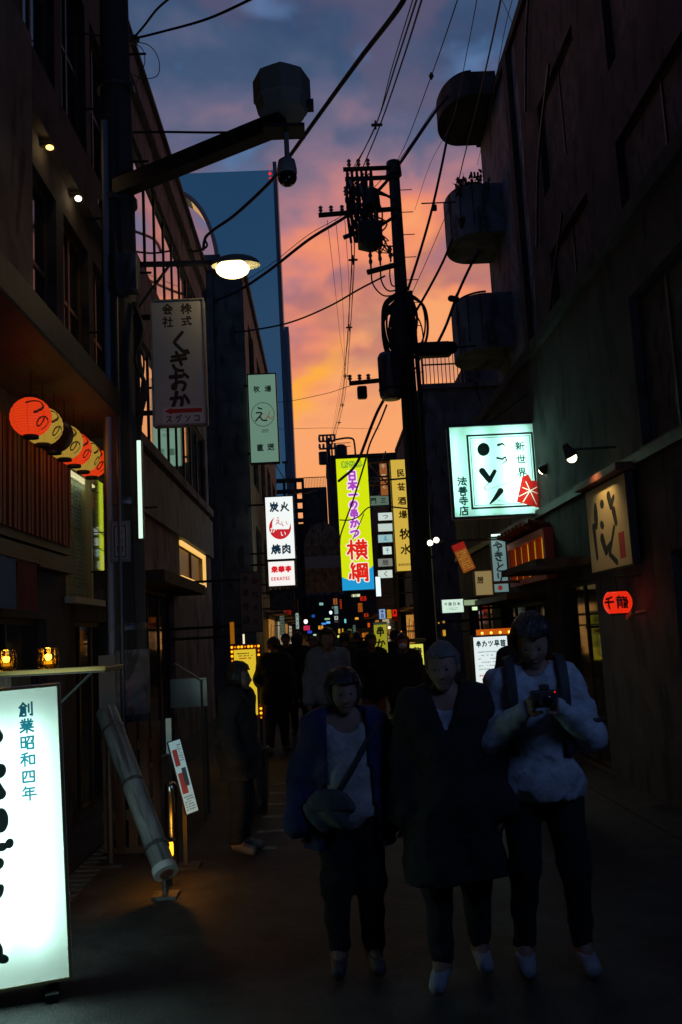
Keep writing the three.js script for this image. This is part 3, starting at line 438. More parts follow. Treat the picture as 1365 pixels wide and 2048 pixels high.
  for (let i = 0; i < 3; i++) for (let j = 0; j < 3; j++) { wpart(r5, 'window', box(1.1 + i * 1.5, 4 + j * 3, -59.99, 2.1 + i * 1.5, 5.6 + j * 3, -59.94), M.glassDark); }
  const far = thing('street_end_block', 'dark block closing the far end of the street', 'building', [0, 0, -95]); wpart(far, 'wall', box(-9, 0, -92, 9, 8.4, -98), M.darkWall); wpart(far, 'coping', box(-9, 8.4, -91.9, 9, 8.6, -98), M.darkWall);
  for (let i = 0; i < 6; i++) wpart(far, 'window', box(-2.6 + i * 0.9, 4.6, -91.97, -2.0 + i * 0.9, 5.6, -91.9), M.glassDark);
}

// the street goes on behind the viewer between tall fronts, so only the strip of sky overhead lights the near lane
{
  for (const [lb, X, x1, h, m] of [['plain concrete office front behind the viewer, on the lantern side', -2.4, -9, 19, M.concrete], ['plain brown tiled front behind the viewer, on the square sign side', 2.98, 10, 21, M.brownWall]]) {
    const t = thing('office_building', lb, 'building', [(X + x1) / 2, 0, 22]); wpart(t, 'wall', box(X, 0, 3.05, x1, h, 42), m); wpart(t, 'coping', box(X * 0.98, h, 3.05, x1, h + 0.3, 42), M.concrete);
    for (let f = 0; f < 5; f++) for (let k = 0; k < 6; k++) wpart(t, 'window', box(X - Math.sign(X) * 0.03, 3.4 + f * 3.2, 6 + k * 6, X - Math.sign(X) * 0.003, 5.2 + f * 3.2, 9 + k * 6), M.glassDark);
  }
  const e = thing('cross_street_block', 'tall concrete block closing the street behind the viewer', 'building', [0, 0, 58]); wpart(e, 'wall', box(-20, 0, 52, 20, 24, 64), M.concrete); wpart(e, 'coping', box(-20, 24, 51.8, 20, 24.4, 64), M.concrete); for (let f = 0; f < 6; f++) for (let k = 0; k < 6; k++) wpart(e, 'window', box(-9 + k * 3.2, 3.4 + f * 3.4, 51.96, -7 + k * 3.2, 5.2 + f * 3.4, 51.997), M.glassDark);
  const sg = thing('added_fill_sign', 'added cool white sign box out of view, lighting the man in the pale shirt', 'sign', [2.2, 2.7, -2.3], undefined, Math.PI + 0.5);  // unseen sign box, added to throw cool light on the pale shirt
  mesh(sg, 'housing', new RoundedBoxGeometry(1.1, 0.9, 0.2, 2, 0.015).translate(0, 0.45, -0.104), M.blackMetal); mesh(sg, 'face', new THREE.PlaneGeometry(1.06, 0.86).translate(0, 0.45, 0), glow(0xa8c8ff, 1.0)); mesh(sg, 'bracket', box(-0.8, 0.4, -0.15, -0.54, 0.46, -0.05), M.blackMetal);
  const l = new THREE.RectAreaLight(0x7fa8ff, 4.2, 1.06, 0.86); l.position.set(0, 0.45, 0.03); l.rotation.y = Math.PI; sg.add(l);
}
// street furniture of the paving: covers and gutter grates
{
  for (const [lb, x, z, r] of [['round iron cover in the lane ahead of the three people', 0.25, -3.6, 0.3], ['round iron cover in the lane by the painted dashes', -0.15, -8.6, 0.3]]) { const t = thing('manhole_cover', lb, 'manhole cover', [x, 0, z]); mesh(t, 'rim', new THREE.CylinderGeometry(r + 0.03, r + 0.03, 0.008, 36), M.steel); const pl = mesh(t, 'plate', new THREE.CylinderGeometry(r, r, 0.014, 36), M.steel); for (let i = -2; i <= 2; i++) mesh(pl, 'rib', box(-r * 0.8, 0.007, i * 0.1 - 0.02, r * 0.8, 0.012, i * 0.1 + 0.02), M.steel); }
  const g = thing('gutter_grate', 'long steel gutter grate along the lantern side of the lane', 'grate', [-1.84, 0, -7]); wpart(g, 'channel', box(-1.94, -0.02, -3, -1.74, 0.004, -11), M.black); for (let i = 0; i < 60; i++) wpart(g, 'bar', box(-1.93, 0.004, -3.2 - i * 0.13, -1.75, 0.014, -3.26 - i * 0.13), M.steel);
}
// lit shopfronts of the far street
{
  const sp = [0, 1].map((q) => print(256, 128, q ? '#c88a3c' : '#d8c8a0', (c, W, H) => { for (let i = 0; i < 8; i++) { c.fillStyle = q ? ['#e8b050', '#8a4a18', '#d87828', '#5a2c10'][i % 4] : ['#e8e4d0', '#7a6a4c', '#b8a070', '#504434'][i % 4]; c.fillRect(6 + i * 31, 12 + (i % 3) * 8, 25, 60); lines(c, 6 + i * 31, 84, 25, 3, 12, 5, '#3a2410'); } }));
  const L = [['amber lit shopfront on the left of the far street', -1.62, -27, 3, 0, 0.5], ['pale lit shopfront on the left beyond the amber one', -1.62, -32, 3, 1, 0.45], ['small amber shopfront at the brown building', -1.7, -39, 3.5, 0, 0.5], ['warm shopfront on the right beyond the pole', 2.9, -26.5, 2.6, 0, 0.6], ['orange shopfront on the right under the panel stack', 2.9, -30, 2.6, 0, 0.7], ['pale shopfront on the right of the far street', 2.5, -36, 4, 1, 0.5], ['amber shopfront at the far right end of the street', 2.5, -42, 3, 0, 0.6], ['pale shopfront at the far left end of the street', -1.82, -47, 4, 1, 0.5]];
  for (const [lb, X, z, w, q, k] of L) { const s = X < 0 ? 1 : -1, t = thing('lit_shopfront', lb, 'shopfront', [X, 0, z], 'lit shopfronts of the far street'); mesh(t, 'window_face', new THREE.PlaneGeometry(w, 1.5).rotateY(s * Math.PI / 2).translate(s * 0.06, 1.4, 0), lit(sp[1 - q], k)); mesh(t, 'frame', flat([box(0, 0.55, -w / 2 - 0.06, s * 0.08, 0.65, w / 2 + 0.06), box(0, 2.15, -w / 2 - 0.06, s * 0.08, 2.25, w / 2 + 0.06)]), M.darkWood); mesh(t, 'plinth', box(0, 0, -w / 2, s * 0.05, 0.55, w / 2), M.darkWood); mesh(t, 'awning', box(0, 2.27, -w / 2 - 0.1, s * 0.5, 2.33, w / 2 + 0.1), M.brownWall); const l = new THREE.RectAreaLight(0xffb868, k, w, 1.4); l.position.set(s * 0.1, 1.4, 0); l.rotation.y = -s * Math.PI / 2; t.add(l); }
}

// ---------------------------------------------------------------- signs
// big standing light box in the left foreground: translucent face, tubes inside
{
  const w = 0.66, h = 1.4, dep = 0.16, a = V(-1.61, 0, -4.52), b = V(-1.29, 0, -4.6), turn = Math.atan2(a.z - b.z, b.x - a.x);
  const dir = b.clone().sub(a).normalize(), c = b.clone().addScaledVector(dir, -w / 2);
  const t = thing('light_box_sign', 'tall white standing light box with black brush lettering at the kerb', 'sign', [c.x, 0, c.z], undefined, turn); t.rotation.z = 0.032;
  const tex = print(448, 950, '#f2fbf8', (c, W, H) => {
    down(c, '創業昭和四年', 320, 44, 48, 55.5, 6, '#0b5266', 0.25);
    down(c, 'づぼらや', 8, 110, 246, 205, 42, '#0a0e10', 0.35);
    blot(c, 252, 262, 20, 24, 0.3, '#0a0e10'); blot(c, 250, 422, 24, 40, 0, '#0a0e10'); blot(c, 274, 500, 14, 16, 0.3, '#0a0e10'); blot(c, 250, 508, 17, 14, 0, '#0a0e10'); blot(c, 240, 560, 15, 18, 0.2, '#0a0e10'); blot(c, 236, 650, 14, 26, 0.4, '#0a0e10'); blot(c, 240, 860, 20, 14, 0.4, '#0a0e10');
  });
  const y0 = 0.065;
  mesh(t, 'housing', flat([box(-w / 2, y0, -dep, -w / 2 + 0.012, y0 + h, 0), box(w / 2 - 0.012, y0, -dep, w / 2, y0 + h, 0), box(-w / 2 + 0.012, y0, -dep, w / 2 - 0.012, y0 + 0.012, 0), box(-w / 2 + 0.012, y0 + h - 0.012, -dep, w / 2 - 0.012, y0 + h, 0), box(-w / 2 + 0.012, y0 + 0.012, -dep, w / 2 - 0.012, y0 + h - 0.012, -dep + 0.01)]), mat([0.75, 0.74, 0.7], 0.6));
  mesh(t, 'face', new THREE.PlaneGeometry(w - 0.026, h - 0.026).translate(0, y0 + h / 2, -0.004), new THREE.MeshPhysicalMaterial({ map: tex, color: 0xecf6f3, transmission: 0.75, roughness: 1, thickness: 0, emissive: 0xc4dcda, emissiveMap: tex, emissiveIntensity: 0.25 }));
  mesh(t, 'edge_trim', flat([box(-w / 2 - 0.004, y0, 0, -w / 2 + 0.008, y0 + h, 0.008), box(w / 2 - 0.008, y0, 0, w / 2 + 0.004, y0 + h, 0.008), box(-w / 2 + 0.008, y0, 0, w / 2 - 0.008, y0 + 0.012, 0.008), box(-w / 2 + 0.008, y0 + h - 0.012, 0, w / 2 - 0.008, y0 + h, 0.008)]), mat([0.5, 0.45, 0.2], 0.4, { metalness: 0.5 }));
  for (const x of [-0.18, 0, 0.18]) {
    mesh(t, 'fluorescent_tube', new THREE.CylinderGeometry(0.014, 0.014, h - 0.3, 10).translate(x, y0 + h / 2, -dep + 0.035), glow(0xe4fff8, 1.5));
    const l = new THREE.RectAreaLight(0xdefff6, 19, 0.035, h - 0.36); l.position.set(x, y0 + h / 2, -dep + 0.055); l.rotation.y = Math.PI; t.add(l);
  }
  const lb = new THREE.RectAreaLight(0xc4f4ea, 2.2, w - 0.05, h - 0.05); lb.position.set(0, y0 + h / 2, -dep - 0.03); t.add(lb); mesh(t, 'rear_face', new THREE.PlaneGeometry(w - 0.03, h - 0.03).rotateY(Math.PI).translate(0, y0 + h / 2, -dep - 0.003), lit(tex, 0.8));
  const lf = new THREE.RectAreaLight(0xc4f4ea, 3.6, w - 0.05, h - 0.05); lf.position.set(0, y0 + h / 2, 0.02); lf.rotation.y = Math.PI; t.add(lf);
  for (const x of [-0.24, 0.24]) mesh(t, 'caster_foot', flat([box(x - 0.03, 0, -dep - 0.08, x + 0.03, 0.03, 0.06), box(x - 0.02, 0.03, -dep * 0.7, x + 0.02, y0, -dep * 0.3)]), M.blackMetal);
}
// the stand behind it with two cut-glass candle cups
{
  const t = thing('display_counter', 'dark wooden counter with brass edge behind the standing light box', 'counter', [-1.7, 0, -5.4]);
  wpart(t, 'cabinet', box(-2.25, 0, -5.25, -1.8, 1.5, -5.6), M.darkWood); wpart(t, 'bracket', cyl(V(-1.79, 1.15, -5.5), V(-1.4, 1.5, -5.5), 0.012, 0.012, 8), M.blackMetal); wpart(t, 'counter_top', box(-2.3, 1.5, -5.2, -1.25, 1.53, -5.65, 0.005), mat([0.05, 0.04, 0.03], 0.3)); wpart(t, 'brass_edge', box(-2.3, 1.512, -5.185, -1.25, 1.535, -5.199), mat([0.75, 0.55, 0.2], 0.3, { metalness: 1 }));
  [[-1.595, -5.27, 1], [-1.835, -5.27, 0.55]].forEach(([x, z, k], i) => {
    const q = thing('glass_candle_cup', i ? 'dimmer cut glass candle cup at the left of the counter top' : 'bright cut glass candle cup glowing yellow on the counter top', 'candle holder', [x, 1.532, z]);
    const prof = [[0.001, 0], [0.048, 0], [0.06, 0.02], [0.062, 0.06], [0.058, 0.1], [0.05, 0.122], [0.044, 0.12], [0.052, 0.08], [0.05, 0.03], [0.03, 0.018], [0.001, 0.016]];
    const g = lathe(prof, V(0, 0, 0), 14).toNonIndexed(); g.computeVertexNormals();
    mesh(q, 'cut_glass', g, mat([1, 0.86, 0.5], 0.04, { phys: true, transmission: 1, thickness: 0.03, ior: 1.5, attenuationColor: new THREE.Color(1, 0.75, 0.25), attenuationDistance: 0.1 }));
    mesh(q, 'candle', new THREE.CylinderGeometry(0.022, 0.022, 0.03, 12).translate(0, 0.033, 0), glow(0xffb020, 1.2 * k)); mesh(q, 'flame', new THREE.SphereGeometry(1, 10, 8).scale(0.009, 0.02, 0.009).translate(0, 0.07, 0), glow(0xffc850, 14 * k));
    const p = new THREE.PointLight(0xffb030, 0.05 * k); p.position.set(0, 0.07, 0); p.castShadow = true; q.add(p);
  });
}
// grey printed board hung on the left pole
{
  const tex = print(256, 600, '#a6a9ac', (c, W, H) => {
    down(c, '株式', 146, 14, 52, 62, 8, '#2a2623', 0.3); down(c, '会社', 52, 14, 52, 62, 8, '#2a2623', 0.3);
    down(c, 'くぎおか', 74, 150, 108, 96, 17, '#241f1b', 0.5);
    c.fillStyle = '#b8bbbe'; c.fillRect(40, 516, 206, 80); c.fillStyle = '#a8201c'; c.beginPath(); c.moveTo(50, 536); c.lineTo(86, 520); c.lineTo(86, 526); c.lineTo(238, 526); c.lineTo(238, 546); c.lineTo(86, 546); c.lineTo(86, 552); c.fill();
    along(c, 'スグソコ', 56, 558, 32, 46, 5, '#2a2623');
  });
  const p0 = at(305, 600, 7.9), p1 = at(412, 850, 7.9), c = V((p0.x + p1.x) / 2, (p0.y + p1.y) / 2, -7.9);
  boxSign('hanging_board', 'grey white vertical board with black brush letters and red arrow on the left pole', 'sign', c, 0.49, 1.18, 0.09, new THREE.MeshStandardMaterial({ map: tex, roughness: 0.75 }), { arm: -0.16, edge: 0.015, housing: M.paleSteel });
}
// mint framed vertical sign with a circle emblem
{
  const tex = print(220, 680, '#86b09a', (c, W, H) => {
    along(c, '牧場', 40, 88, 50, 92, 7, '#1c2a24', 0.4); along(c, '直送', 50, 540, 52, 84, 8, '#1c2a24', 0.4);
    c.strokeStyle = '#3a2a24'; c.lineWidth = 4; c.beginPath(); c.arc(108, 312, 92, 0, 6.3); c.stroke(); glyph(c, 'え', 22, 248, 130, 13, '#141c18', 0.5); glyph(c, 'ん', 128, 290, 66, 5, '#a04038'); c.lineWidth = 2; c.strokeStyle = '#b04438'; c.beginPath(); c.arc(114, 330, 22, 0, 6.3); c.stroke();
    c.fillStyle = '#1c2a24'; c.font = 'italic 46px serif'; c.fillText('en', 92, 452);
  });
  const c = V(-1.27, 7.07, -22);
  boxSign('vertical_shop_sign', 'pale mint vertical sign with a circled brush letter, high on the greenish block', 'sign', c, 0.74, 2.3, 0.22, lit(tex, 0.5), { arm: -0.08, edge: 0.03, back: true, panel: [0x9fd8c0, 0.12], group: undefined });
}
// white sign, red disc emblem, with the small red lettered sign under it
{
  const tex = print(300, 640, '#f6fbf8', (c, W, H) => {
    along(c, '炭火', 44, 54, 98, 116, 16, '#0e2a3a', 0.15); along(c, '焼肉', 44, 490, 98, 116, 16, '#0e2a3a', 0.15);
    c.fillStyle = '#c8242c'; c.beginPath(); c.arc(150, 318, 120, 0, 6.3); c.fill(); c.fillStyle = '#f6fbf8'; c.beginPath(); c.arc(164, 282, 98, 2.6, 6.9); c.fill();
    glyph(c, 'え', 88, 206, 90, 7, '#c8242c'); glyph(c, 'い', 160, 240, 80, 6, '#c8242c'); glyph(c, 'か', 40, 300, 74, 9, '#f6fbf8'); glyph(c, 'い', 150, 350, 66, 8, '#f6fbf8');
  });
  boxSign('white_vertical_sign', 'white lit vertical sign with large red disc emblem over the street', 'sign', V(-0.965, 4.28, -21.9), 0.72, 1.58, 0.2, lit(tex, 0.98), { arm: -0.42, edge: 0.025, back: true, panel: [0xeaf6ff, 0.5] });
  const t2 = print(300, 290, '#fbf6f2', (c) => { along(c, '栄華亭', 36, 60, 68, 80, 17, '#d81c24'); c.fillStyle = '#d02430'; c.font = 'bold 56px sans-serif'; c.fillText('EEKATEI', 24, 226, 256); });
  boxSign('small_white_sign', 'small white lit sign with red lettering under the disc emblem sign', 'sign', V(-0.975, 3.16, -21.9), 0.68, 0.64, 0.2, lit(t2, 0.98), { arm: -0.42, edge: 0.025, back: true });
  boxSign('grey_unlit_sign', 'grey unlit board under the small red lettered sign', 'sign', at(565, 1200, 22).setZ(-22), 0.6, 0.5, 0.12, mat([0.25, 0.25, 0.24], 0.8, { map: G2 }), { arm: -0.5, edge: 0.02 });
}
// lime yellow skewers sign
{
  const tex = print(330, 1370, '#d8e80c', (c, W, H) => {
    c.fillStyle = '#1f9ad6'; c.beginPath(); c.moveTo(0, 1230); c.quadraticCurveTo(90, 1290, 180, 1250); c.quadraticCurveTo(270, 1180, W, 1130); c.lineTo(W, H); c.lineTo(0, H); c.fill();
    for (const [col, lw] of [['#14803c', 18], ['#d8e80c', 7]]) along(c, '新世界', 60, 30, 64, 74, lw, col);
    for (const [col, lw] of [['#ffe8ff', 44], ['#b048c0', 21]]) down(c, '日本一の串かつ', 112, 134, 100, 100, lw, col);
    for (const [col, lw] of [['#fff4e0', 46], ['#e02414', 25]]) down(c, '横綱', 70, 850, 206, 236, lw, col);
  });
  boxSign('lime_vertical_sign', 'tall lime yellow lit sign with purple and red lettering hung over the street', 'sign', V(1.035, 4.79, -26), 0.96, 3.9, 0.3, lit(tex, 0.95), { edge: 0.02, arm: 1.5, armAt: [0.97, 0.85], back: true, panel: [0xe8f060, 0.35] });
  const t = thing('sign_truss', 'rusty bracing frame holding the lime sign to the building', 'bracket', [2.1, 5.9, -26.4]);
  for (const [a, b] of [[V(1.55, 6.62, -26.4), V(2.98, 6.62, -26.4)], [V(1.55, 5.95, -26.4), V(2.98, 5.95, -26.4)], [V(1.55, 6.62, -26.4), V(2.1, 5.95, -26.4)], [V(2.1, 5.95, -26.4), V(2.6, 6.62, -26.4)]]) wpart(t, 'strut', cyl(a, b, 0.022, 0.022, 6), mat([0.25, 0.08, 0.04], 0.7));
}
// yellow vertical izakaya sign behind the pole
{
  const tex = print(200, 1280, '#e6c04c', (c, W, H) => {
    down(c, '民芸酒場', 62, 110, 92, 160, 12, '#2a1c0a', 0.3); down(c, '牧水', 56, 800, 122, 176, 16, '#1c1408', 0.5); c.fillStyle = '#3a2c10'; c.font = 'bold 36px sans-serif'; c.fillText('BOKUSUI', 20, 1222, 164);
  });
  boxSign('amber_vertical_sign', 'long amber lit vertical sign with black lettering behind the right utility pole', 'sign', V(2.24, 4.72, -24), 0.5, 3.06, 0.3, lit(tex, 0.78), { arm: 0.55, edge: 0.02, back: true, panel: [0xffc850, 0.3], housing: mat([0.4, 0.3, 0.1], 0.6) });
}
// sign ladder: a header and a stack of small panels
{
  const hd = print(200, 90, '#7e9a8a', (c) => { glyph(c, '門', 24, 16, 58, 7, '#16201c'); glyph(c, '三', 120, 16, 58, 7, '#16201c'); });
  boxSign('header_plate', 'dim green plate with two letters at the top of the panel stack', 'sign', at(757, 1001, 30).setZ(-30), 0.74, 0.36, 0.15, lit(hd, 0.42), { edge: 0.02, arm: 0.35, armAt: [0.5] });
  const cols = ['#dfeee8', '#cfe0d8', '#a8d4d8', '#d8ece8', '#b8c0b8', '#dcece4'], ys = [1033, 1055, 1077, 1101, 1125, 1148], words = ['topmost small lit panel of the stack beside the lime sign', 'second small lit panel of the stack beside the lime sign', 'pale blue third panel of the stack beside the lime sign', 'narrow fourth panel of the stack beside the lime sign', 'dim fifth panel of the stack beside the lime sign', 'lowest small lit panel of the stack beside the lime sign'];
  ys.forEach((y, i) => {
    const tex = print(128, 80, cols[i], (c) => { if (i !== 1) glyph(c, 'つのえ千居く'[i], 40, 12, 54, 6, ['#2a3a3c', '', '#2a8cb0', '#1c6a88', '#4a4038', '#3a4440'][i]); });
    const q = at(771 + (i === 3 ? 4 : 0), y, 29).setZ(-29);
    boxSign('stack_panel', words[i], 'sign', q, i === 3 ? 0.32 : 0.5, 0.29, 0.14, lit(tex, [0.75, 0.8, 0.7, 0.85, 0.35, 0.8][i]), { edge: 0.02, arm: 0.45, armAt: [0.5], group: 'stack of small lit panels' });
  });
  const post = thing('panel_post', 'thin dark post carrying the stack of small panels', 'post', [2.42, 0, -29.1]); wpart(post, 'pole', box(2.38, 0, -29.05, 2.46, 6.3, -29.15), M.blackMetal); wpart(post, 'base_plate', box(2.28, 0, -28.95, 2.56, 0.03, -29.25), M.blackMetal);
  const oc = print(64, 300, '#c8743c', (c) => down(c, '千居と', 12, 20, 40, 90, 5, '#fff0c0'));
  boxSign('orange_banner_sign', 'narrow orange vertical sign above the panel stack', 'sign', at(768, 957, 27).setZ(-27), 0.24, 1.05, 0.12, lit(oc, 0.45), { edge: 0.01, arm: 0.9 });
  boxSign('white_tube_sign', 'small bright white sign under the lime sign', 'sign', at(757, 1173, 27).setZ(-27), 0.16, 0.6, 0.1, glow(0xdff4ff, 1.2), { edge: 0.008, arm: 2.0 });
}
// square bright sign on the right with translucent face
{
  const w = 1.31, h = 1.27, dep = 0.2, c = V(2.47, 3.735, -12), t = thing('square_light_sign', 'large square white lit sign with brush letters in a black frame and red seal', 'sign', [c.x, c.y - h / 2, c.z]);
  const tex = print(640, 620, '#eef8f4', (c, W, H) => {
    c.strokeStyle = '#0c1614'; c.lineWidth = 13; c.strokeRect(120, 62, 448, 506); c.lineWidth = 3; c.strokeRect(138, 80, 412, 470);
    const K = '#0a100e'; blot(c, 226, 162, 42, 46, 0.2, K); brush(c, [[330, 136], [360, 128], [374, 142]], 18, 6, K);
    brush(c, [[316, 226], [352, 236], [372, 222], [380, 246], [350, 268]], 14, 5, K); brush(c, [[206, 312], [240, 364], [252, 380]], 44, 34, K); brush(c, [[252, 380], [292, 318]], 30, 26, K);
    brush(c, [[250, 392], [210, 430], [224, 446], [430, 386]], 4, 5, K); brush(c, [[322, 456], [280, 506], [244, 540]], 40, 10, K); brush(c, [[300, 520], [420, 560]], 4, 2, K);
    down(c, '新世界', 446, 118, 66, 92, 7, '#14302c', 0.4); down(c, '法善寺店', 32, 346, 62, 68, 9, '#0c2a2e', 0.2);
    c.fillStyle = '#cc1c18'; c.beginPath(); c.moveTo(478, 366); c.lineTo(520, 350); c.lineTo(540, 396); c.lineTo(632, 402); c.lineTo(590, 590); c.lineTo(428, 538); c.closePath(); c.fill();
    c.strokeStyle = '#ffe0d0'; c.lineWidth = 6; for (const [a, b, e, f] of [[446, 500, 600, 430], [500, 400, 560, 560], [474, 440, 540, 470], [540, 470, 606, 500], [470, 540, 520, 470]]) { c.beginPath(); c.moveTo(a, b); c.lineTo(e, f); c.stroke(); }
  });
  mesh(t, 'housing', flat([box(-w / 2, 0, -dep, -w / 2 + 0.02, h, 0), box(w / 2 - 0.02, 0, -dep, w / 2, h, 0), box(-w / 2 + 0.02, 0, -dep, w / 2 - 0.02, 0.02, 0), box(-w / 2 + 0.02, h - 0.02, -dep, w / 2 - 0.02, h, 0), box(-w / 2 + 0.02, 0.02, -dep, w / 2 - 0.02, h - 0.02, -dep + 0.012)]), mat([0.6, 0.68, 0.64], 0.6));
  mesh(t, 'face', new THREE.PlaneGeometry(w - 0.042, h - 0.042).translate(0, h / 2, -0.004), new THREE.MeshPhysicalMaterial({ map: tex, color: 0xd8f0ea, transmission: 0.75, roughness: 1, thickness: 0, emissive: 0x9cc8bc, emissiveMap: tex, emissiveIntensity: 0.3 }));
  mesh(t, 'frame', flat([box(-w / 2 - 0.02, -0.02, 0, -w / 2 + 0.012, h + 0.02, 0.02), box(w / 2 - 0.012, -0.02, 0, w / 2 + 0.02, h + 0.02, 0.02), box(-w / 2 + 0.012, -0.02, 0, w / 2 - 0.012, 0.012, 0.02), box(-w / 2 + 0.012, h - 0.012, 0, w / 2 - 0.012, h + 0.02, 0.02)]), mat([0.03, 0.07, 0.07], 0.5));
  for (const x of [-0.58, -0.24, 0.13, 0.33]) {
    mesh(t, 'fluorescent_tube', new THREE.CylinderGeometry(0.016, 0.016, h - 0.2, 10).translate(x, h / 2, -dep + 0.04), glow(0xe4fff8, 1.5));
    const l = new THREE.RectAreaLight(0xd0fff2, x < -0.5 ? 12 : 22, 0.04, h - 0.16); l.position.set(x, h / 2, -dep + 0.06); l.rotation.y = Math.PI; t.add(l);
  }
  const lf = new THREE.RectAreaLight(0xc0f0e6, 0.06, w - 0.05, h - 0.05); lf.position.set(0, h / 2, 0.03); lf.rotation.y = Math.PI; t.add(lf);
  mesh(t, 'bracket', box(w / 2 + 0.02, h - 0.2, -0.12, w / 2 + 0.1, h - 0.14, -0.06), M.blackMetal); mesh(t, 'top_stay', cyl(V(-0.1, h + 0.02, -0.1), V(0.6, h + 0.5, -0.1), 0.012, 0.012, 6), M.blackMetal);
}
// spot lamps on the right wall
{
  const spot = (label, p, X, toward, k, pow) => {
    const t = thing('spot_lamp', label, 'spotlight', [p.x, p.y, p.z]); const d = toward.clone().sub(p).normalize();
    mesh(t, 'arm', cyl(V(X - p.x, 0.06, 0), V(0, 0.05, 0), 0.012, 0.012, 6), M.blackMetal); mesh(t, 'shade', cyl(d.clone().multiplyScalar(-0.12), d.clone().multiplyScalar(0.02), 0.03, 0.07, 14), M.blackMetal);
    mesh(t, 'bulb', new THREE.SphereGeometry(0.052, 12, 8).translate(d.x * 0.03, d.y * 0.03, d.z * 0.03), glow(0xfff0c8, k));
    const l = new THREE.SpotLight(0xffd890, pow, 0, 0.9, 0.6); l.position.copy(d).multiplyScalar(0.1); l.target.position.copy(d); l.castShadow = true; t.add(l, l.target);
  };
  spot('small spotlight on an arm in front of the square white sign', at(1088, 938, 11.5), 2.98, V(2.7, 3.4, -12), 4, 0.12);
  spot('small spotlight on the dark wall above the wooden brush board', onX(1141, 910, 2.52), 2.98, V(2.86, 2.6, -8.8), 4, 0.9);
  const t = thing('twin_lamp', 'pair of small bright bulbs on a bracket by the right pole', 'lamp', at(867, 1083, 15.5));
  for (const x of [-0.055, 0.055]) { mesh(t, 'bulb', new THREE.SphereGeometry(0.05, 12, 8).translate(x, x * 0.4, 0), glow(0xfff0d0, 4)); } mesh(t, 'arm', box(0, -0.012, -0.06, 0.92, 0.012, -0.035), M.blackMetal);
  const p = new THREE.PointLight(0xffe0b0, 0.12); p.position.set(-0.055, -0.022, 0); p.castShadow = true; t.add(p);
}
// wooden brush board on the right wall
{
  const a = onX(1170, 985, 2.86), b = onX(1267, 1130, 2.86), w = a.z - b.z > 0 ? a.z - b.z : b.z - a.z, h = a.y - b.y, tex = print(300, 240, '#cdb98c', (c, W, H) => {
    const K = '#191209'; blot(c, 70, 80, 16, 40, 0.1, K); blot(c, 126, 54, 15, 13, 0, K); brush(c, [[180, 40], [190, 70], [214, 50]], 28, 16, K); brush(c, [[46, 110], [52, 200]], 26, 18, K); blot(c, 112, 112, 16, 12, 0.4, K); brush(c, [[206, 86], [216, 120]], 26, 20, K);
    brush(c, [[104, 150], [124, 190], [170, 170]], 30, 16, K); brush(c, [[200, 130], [150, 200], [196, 226]], 14, 18, K); c.fillStyle = '#b03428'; c.fillRect(224, 150, 40, 70);
  });
  const t = thing('wooden_brush_board', 'pale wooden board with black brush letters on the right wall under a spotlight', 'sign', [2.86, b.y, (a.z + b.z) / 2], undefined, -Math.PI / 2);
  mesh(t, 'board', box(-w / 2, 0, -0.08, w / 2, h, -0.004, 0.008), M.darkWood); mesh(t, 'face', new THREE.PlaneGeometry(w - 0.03, h - 0.03).translate(0, h / 2, 0), new THREE.MeshStandardMaterial({ map: tex, roughness: 0.75 }));
  mesh(t, 'top_eave', box(-w / 2 - 0.06, h + 0.005, -0.1, w / 2 + 0.06, h + 0.08, 0.1, 0.01), M.redWood); mesh(t, 'wall_mount', box(-0.1, h * 0.4, -0.13, 0.1, h * 0.6, -0.081), M.blackMetal);
}
// red lantern sign on the right wall
{
  const c = onX(1236, 1205, 2.74), t = thing('red_lantern_sign', 'glowing red barrel lantern with black letters on the right wall', 'lantern', [2.74, c.y - 0.1, c.z]);
  const tex = print(512, 128, '#e62a10', (c) => { glyph(c, '千', 176, 28, 70, 12, '#240402'); glyph(c, '龍', 258, 26, 74, 9, '#240402'); });
  const prof = []; for (let j = 0; j <= 18; j++) { const a = j / 18; prof.push([0.085 + 0.045 * Math.sin(a * Math.PI) ** 0.7 + (j % 2) * 0.002, -0.1 + a * 0.2]); }
  mesh(t, 'paper_shade', new THREE.LatheGeometry(prof.map(([r, y]) => new THREE.Vector2(r, y)), 32).rotateY(Math.PI - 0.45).translate(0, 0.1, 0), lit(tex, 0.95, { color: 0x553333 })); for (const y of [-0.008, 0.208]) mesh(t, 'rim', new THREE.CylinderGeometry(0.088, 0.088, 0.016, 24).translate(0, y, 0), M.black);
  mesh(t, 'hanger', flat([cyl(V(0, 0.2, 0), V(0, 0.34, 0), 0.006, 0.006, 5), cyl(V(0, 0.34, 0), V(0.24, 0.34, 0), 0.01, 0.01, 5)]), M.blackMetal); const p = new THREE.PointLight(0xff3a14, 0.03); p.position.set(0, 0.1, 0); p.castShadow = true; t.add(p);
  const q = thing('rope_ornament', 'small straw rope ornament hanging beside the red lantern', 'ornament', onX(1262, 1238, 2.8).setX(2.8)); mesh(q, 'rope', tube([V(0, 0.06, 0.1), V(-0.02, 0.02, 0.06), V(-0.02, 0, 0), V(0, 0.03, -0.06), V(0.18, 0.06, -0.1)], 0.02, 24, 7), mat([0.5, 0.22, 0.1], 0.9));
}
